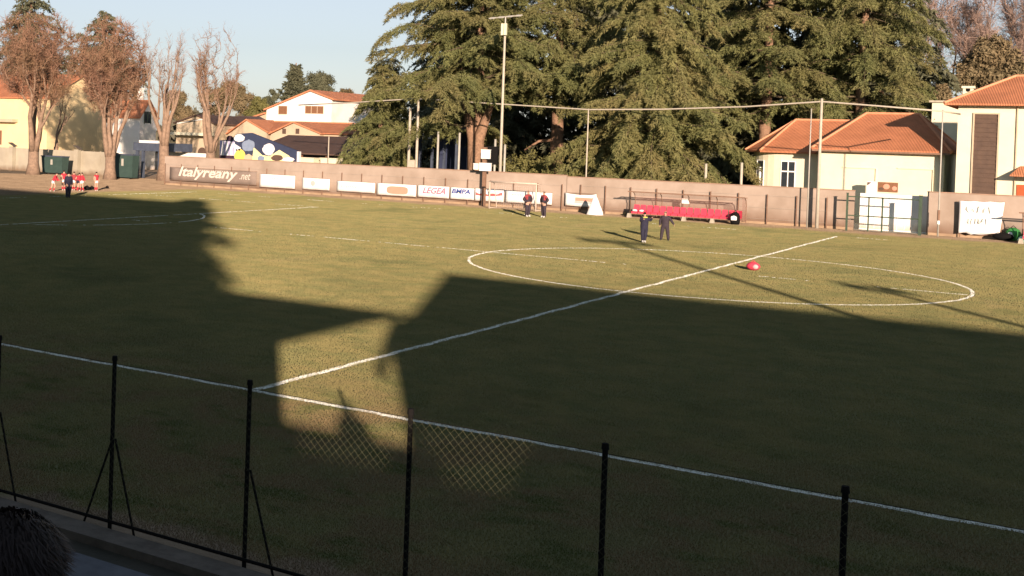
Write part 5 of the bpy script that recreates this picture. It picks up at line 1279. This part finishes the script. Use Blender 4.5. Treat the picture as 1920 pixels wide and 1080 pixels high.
# far left: russet trees, bare pruned trees, conifers
GL = 'bare trees along the far left'
bare_tree('bare_tree', 'leftmost forked tree with a wide russet twiggy crown', b_at(62, 320, 67), Hh(60, 42, 67), 9.5, 21, stems=4, fork=2.4, tr=.55, twigs=8500, tw_len=.9, tw_r=.026, crown_lo=.42, group=GL, fill=(330, Hh(60, 108, 70), 5.2, 4.4))
bare_tree('bare_tree', 'slim bare tree with few forked limbs against the yellow house', b_at(104, 320, 74), Hh(130, 158, 74), 3.2, 22, stems=2, fork=2.6, tr=.26, twigs=260, tw_len=.5, tw_r=.014, twmat='twiggrey', crown_lo=.5, group=GL)
bare_tree('bare_tree', 'many-stemmed tree with a dense oval russet crown right of the yellow house', b_at(206, 320, 67), Hh(212, 58, 67), 7.2, 23, stems=6, fork=2.2, tr=.5, twigs=8500, tw_len=.8, tw_r=.026, crown_lo=.36, group=GL, fill=(330, Hh(210, 125, 70), 3.5, 4.8))
bare_tree('bare_tree', 'pollarded bare tree with upright limbs, left of the taupe banner', b_at(306, 320, 71), Hh(300, 80, 71), 3.2, 24, stems=4, fork=3.4, tr=.5, twigs=1000, tw_len=.8, tw_r=.014, twmat='twiggrey', upright=1.9, crown_lo=.5, group=GL, fill=(110, Hh(306, 140, 71), 1.9, 4.0))
bare_tree('bare_tree', 'pollarded bare tree with tall upright limbs above the taupe banner', b_at(394, 320, 69.5), Hh(395, 70, 69.5), 4.0, 25, stems=5, fork=3.0, tr=.45, twigs=1300, tw_len=.8, tw_r=.015, twmat='twig', upright=1.9, crown_lo=.5, group=GL, fill=(150, Hh(405, 130, 71), 2.5, 4.0))
GC = 'conifers behind the far left houses'
conifer('conifer', 'tall conifer behind the leftmost russet tree', 'tree', b_at(52, 300, 100), Hh(52, -60, 100), 5.6, lambda s: min(.95, 2.4*(1-s)+.06), 26, 2, 'conifer', step=.9, per=6, e0=.05, dr=.25, dens=16, ll=.5, lw=.22, group=GC)
conifer('conifer', 'rounded conifer behind the dense russet tree', 'tree', b_at(188, 300, 104), Hh(188, 20, 104), 6.4, lambda s: min(1, 2.8*(1-s)+.08), 27, 2, 'conifer', step=.9, per=6, e0=.1, dr=.25, dens=17, ll=.5, lw=.22, group=GC)
conifer('cypress', 'dark narrow cypress behind the bright white house', 'tree', b_at(549, 300, 135), Hh(549, 112, 135), 2.3, lambda s: min(1., 2.2*(1-s)), 28, 1, 'conifer', step=.5, per=7, e0=.9, dr=.3, dens=22, ll=.5, lw=.25, twig_sp=.35, droop=0)
GB = 'trees on the left skyline'
for i, (pts, Y, n_, m, lab) in enumerate((
        (((402, 190, 26), (436, 178, 26), (460, 196, 22)), 140, 7000, 'brownbush', 'wide brownish tree behind the pollarded trees'),
        (((488, 196, 15), (478, 215, 18)), 138, 3600, 'bush', 'green tree between the brownish tree and the white house'),
        (((510, 184, 14), (515, 205, 14)), 150, 2600, 'conifer', 'small dark tree left of the narrow cypress'),
        (((598, 160, 24), (585, 175, 18), (612, 178, 18)), 150, 4800, 'conifer', 'rounded dark tree right of the narrow cypress'),
        (((330, 190, 20), (345, 215, 18)), 125, 3600, 'brownbush', 'brown tree behind the leftmost pollarded tree'),
        (((650, 180, 16), (662, 205, 18)), 140, 2600, 'brownbush', 'thin brown tree between the white house and the cedars'),
        (((1855, 105, 34), (1890, 150, 40), (1820, 150, 30)), 112, 8000, 'brownbush', 'brown evergreen tree above the right tower house roof'),
        (((1760, 175, 20), (1745, 190, 20)), 104, 2600, 'brownbush', 'orange-brown bush above the small cream rear building'))):
    base = b_at(pts[0][0], 300, Y); bl = []
    for px, py, r_ in pts:
        q = at(px, py, Y); rr = r_*np.linalg.norm(q-CAM)/FPX; bl.append((q[0]-base[0], 0, q[2], rr, rr*.85))
    leafy('broad_tree', lab, 'tree', base, bl, int(n_*3.2), m, 60+i, .34, .19, trunk=max(1, bl[0][2]-bl[0][4]), group=GB)
for i, (px, Y, tp, w, lab) in enumerate(((1790, 122, -60, 8, 'tall bare grey tree behind the rightmost cedar'), (1880, 126, -70, 9, 'tall bare grey tree above the tower house'), (1935, 130, -50, 9, 'tall bare grey tree at the right edge'))):
    bare_tree('bare_tree', lab, b_at(px, 300, Y), Hh(px, tp, Y), w, 80+i, stems=5, fork=5, tr=.5, twigs=3800, tw_len=1.5, tw_r=.028, twmat='twiggrey', upright=1.0, crown_lo=.35, group='tall bare trees on the right')
# woods closing the horizon
g = np.random.default_rng(90); k = 60000
ang = g.uniform(-1.25, .9, k); rad = g.uniform(260, 340, k); hz = 7.5+2.6*np.sin(ang*37)+1.8*np.sin(ang*91+1)
pos = np.stack((CAM[0]+rad*np.sin(ang), CAM[1]+rad*np.cos(ang), hz*g.random(k)**.6), 1)
a = unit(g.normal(0, 1, (k, 3))); bq = unit(np.cross(a, g.normal(0, 1, (k, 3)))); V = np.stack((pos-a*.9, pos+a*.9, pos+bq*2.0), 1)
tag(tri_obj('woods', V, mat('distant_woods', (.10, .085, .055), (.075, .075, .05), .05)), kind='stuff')
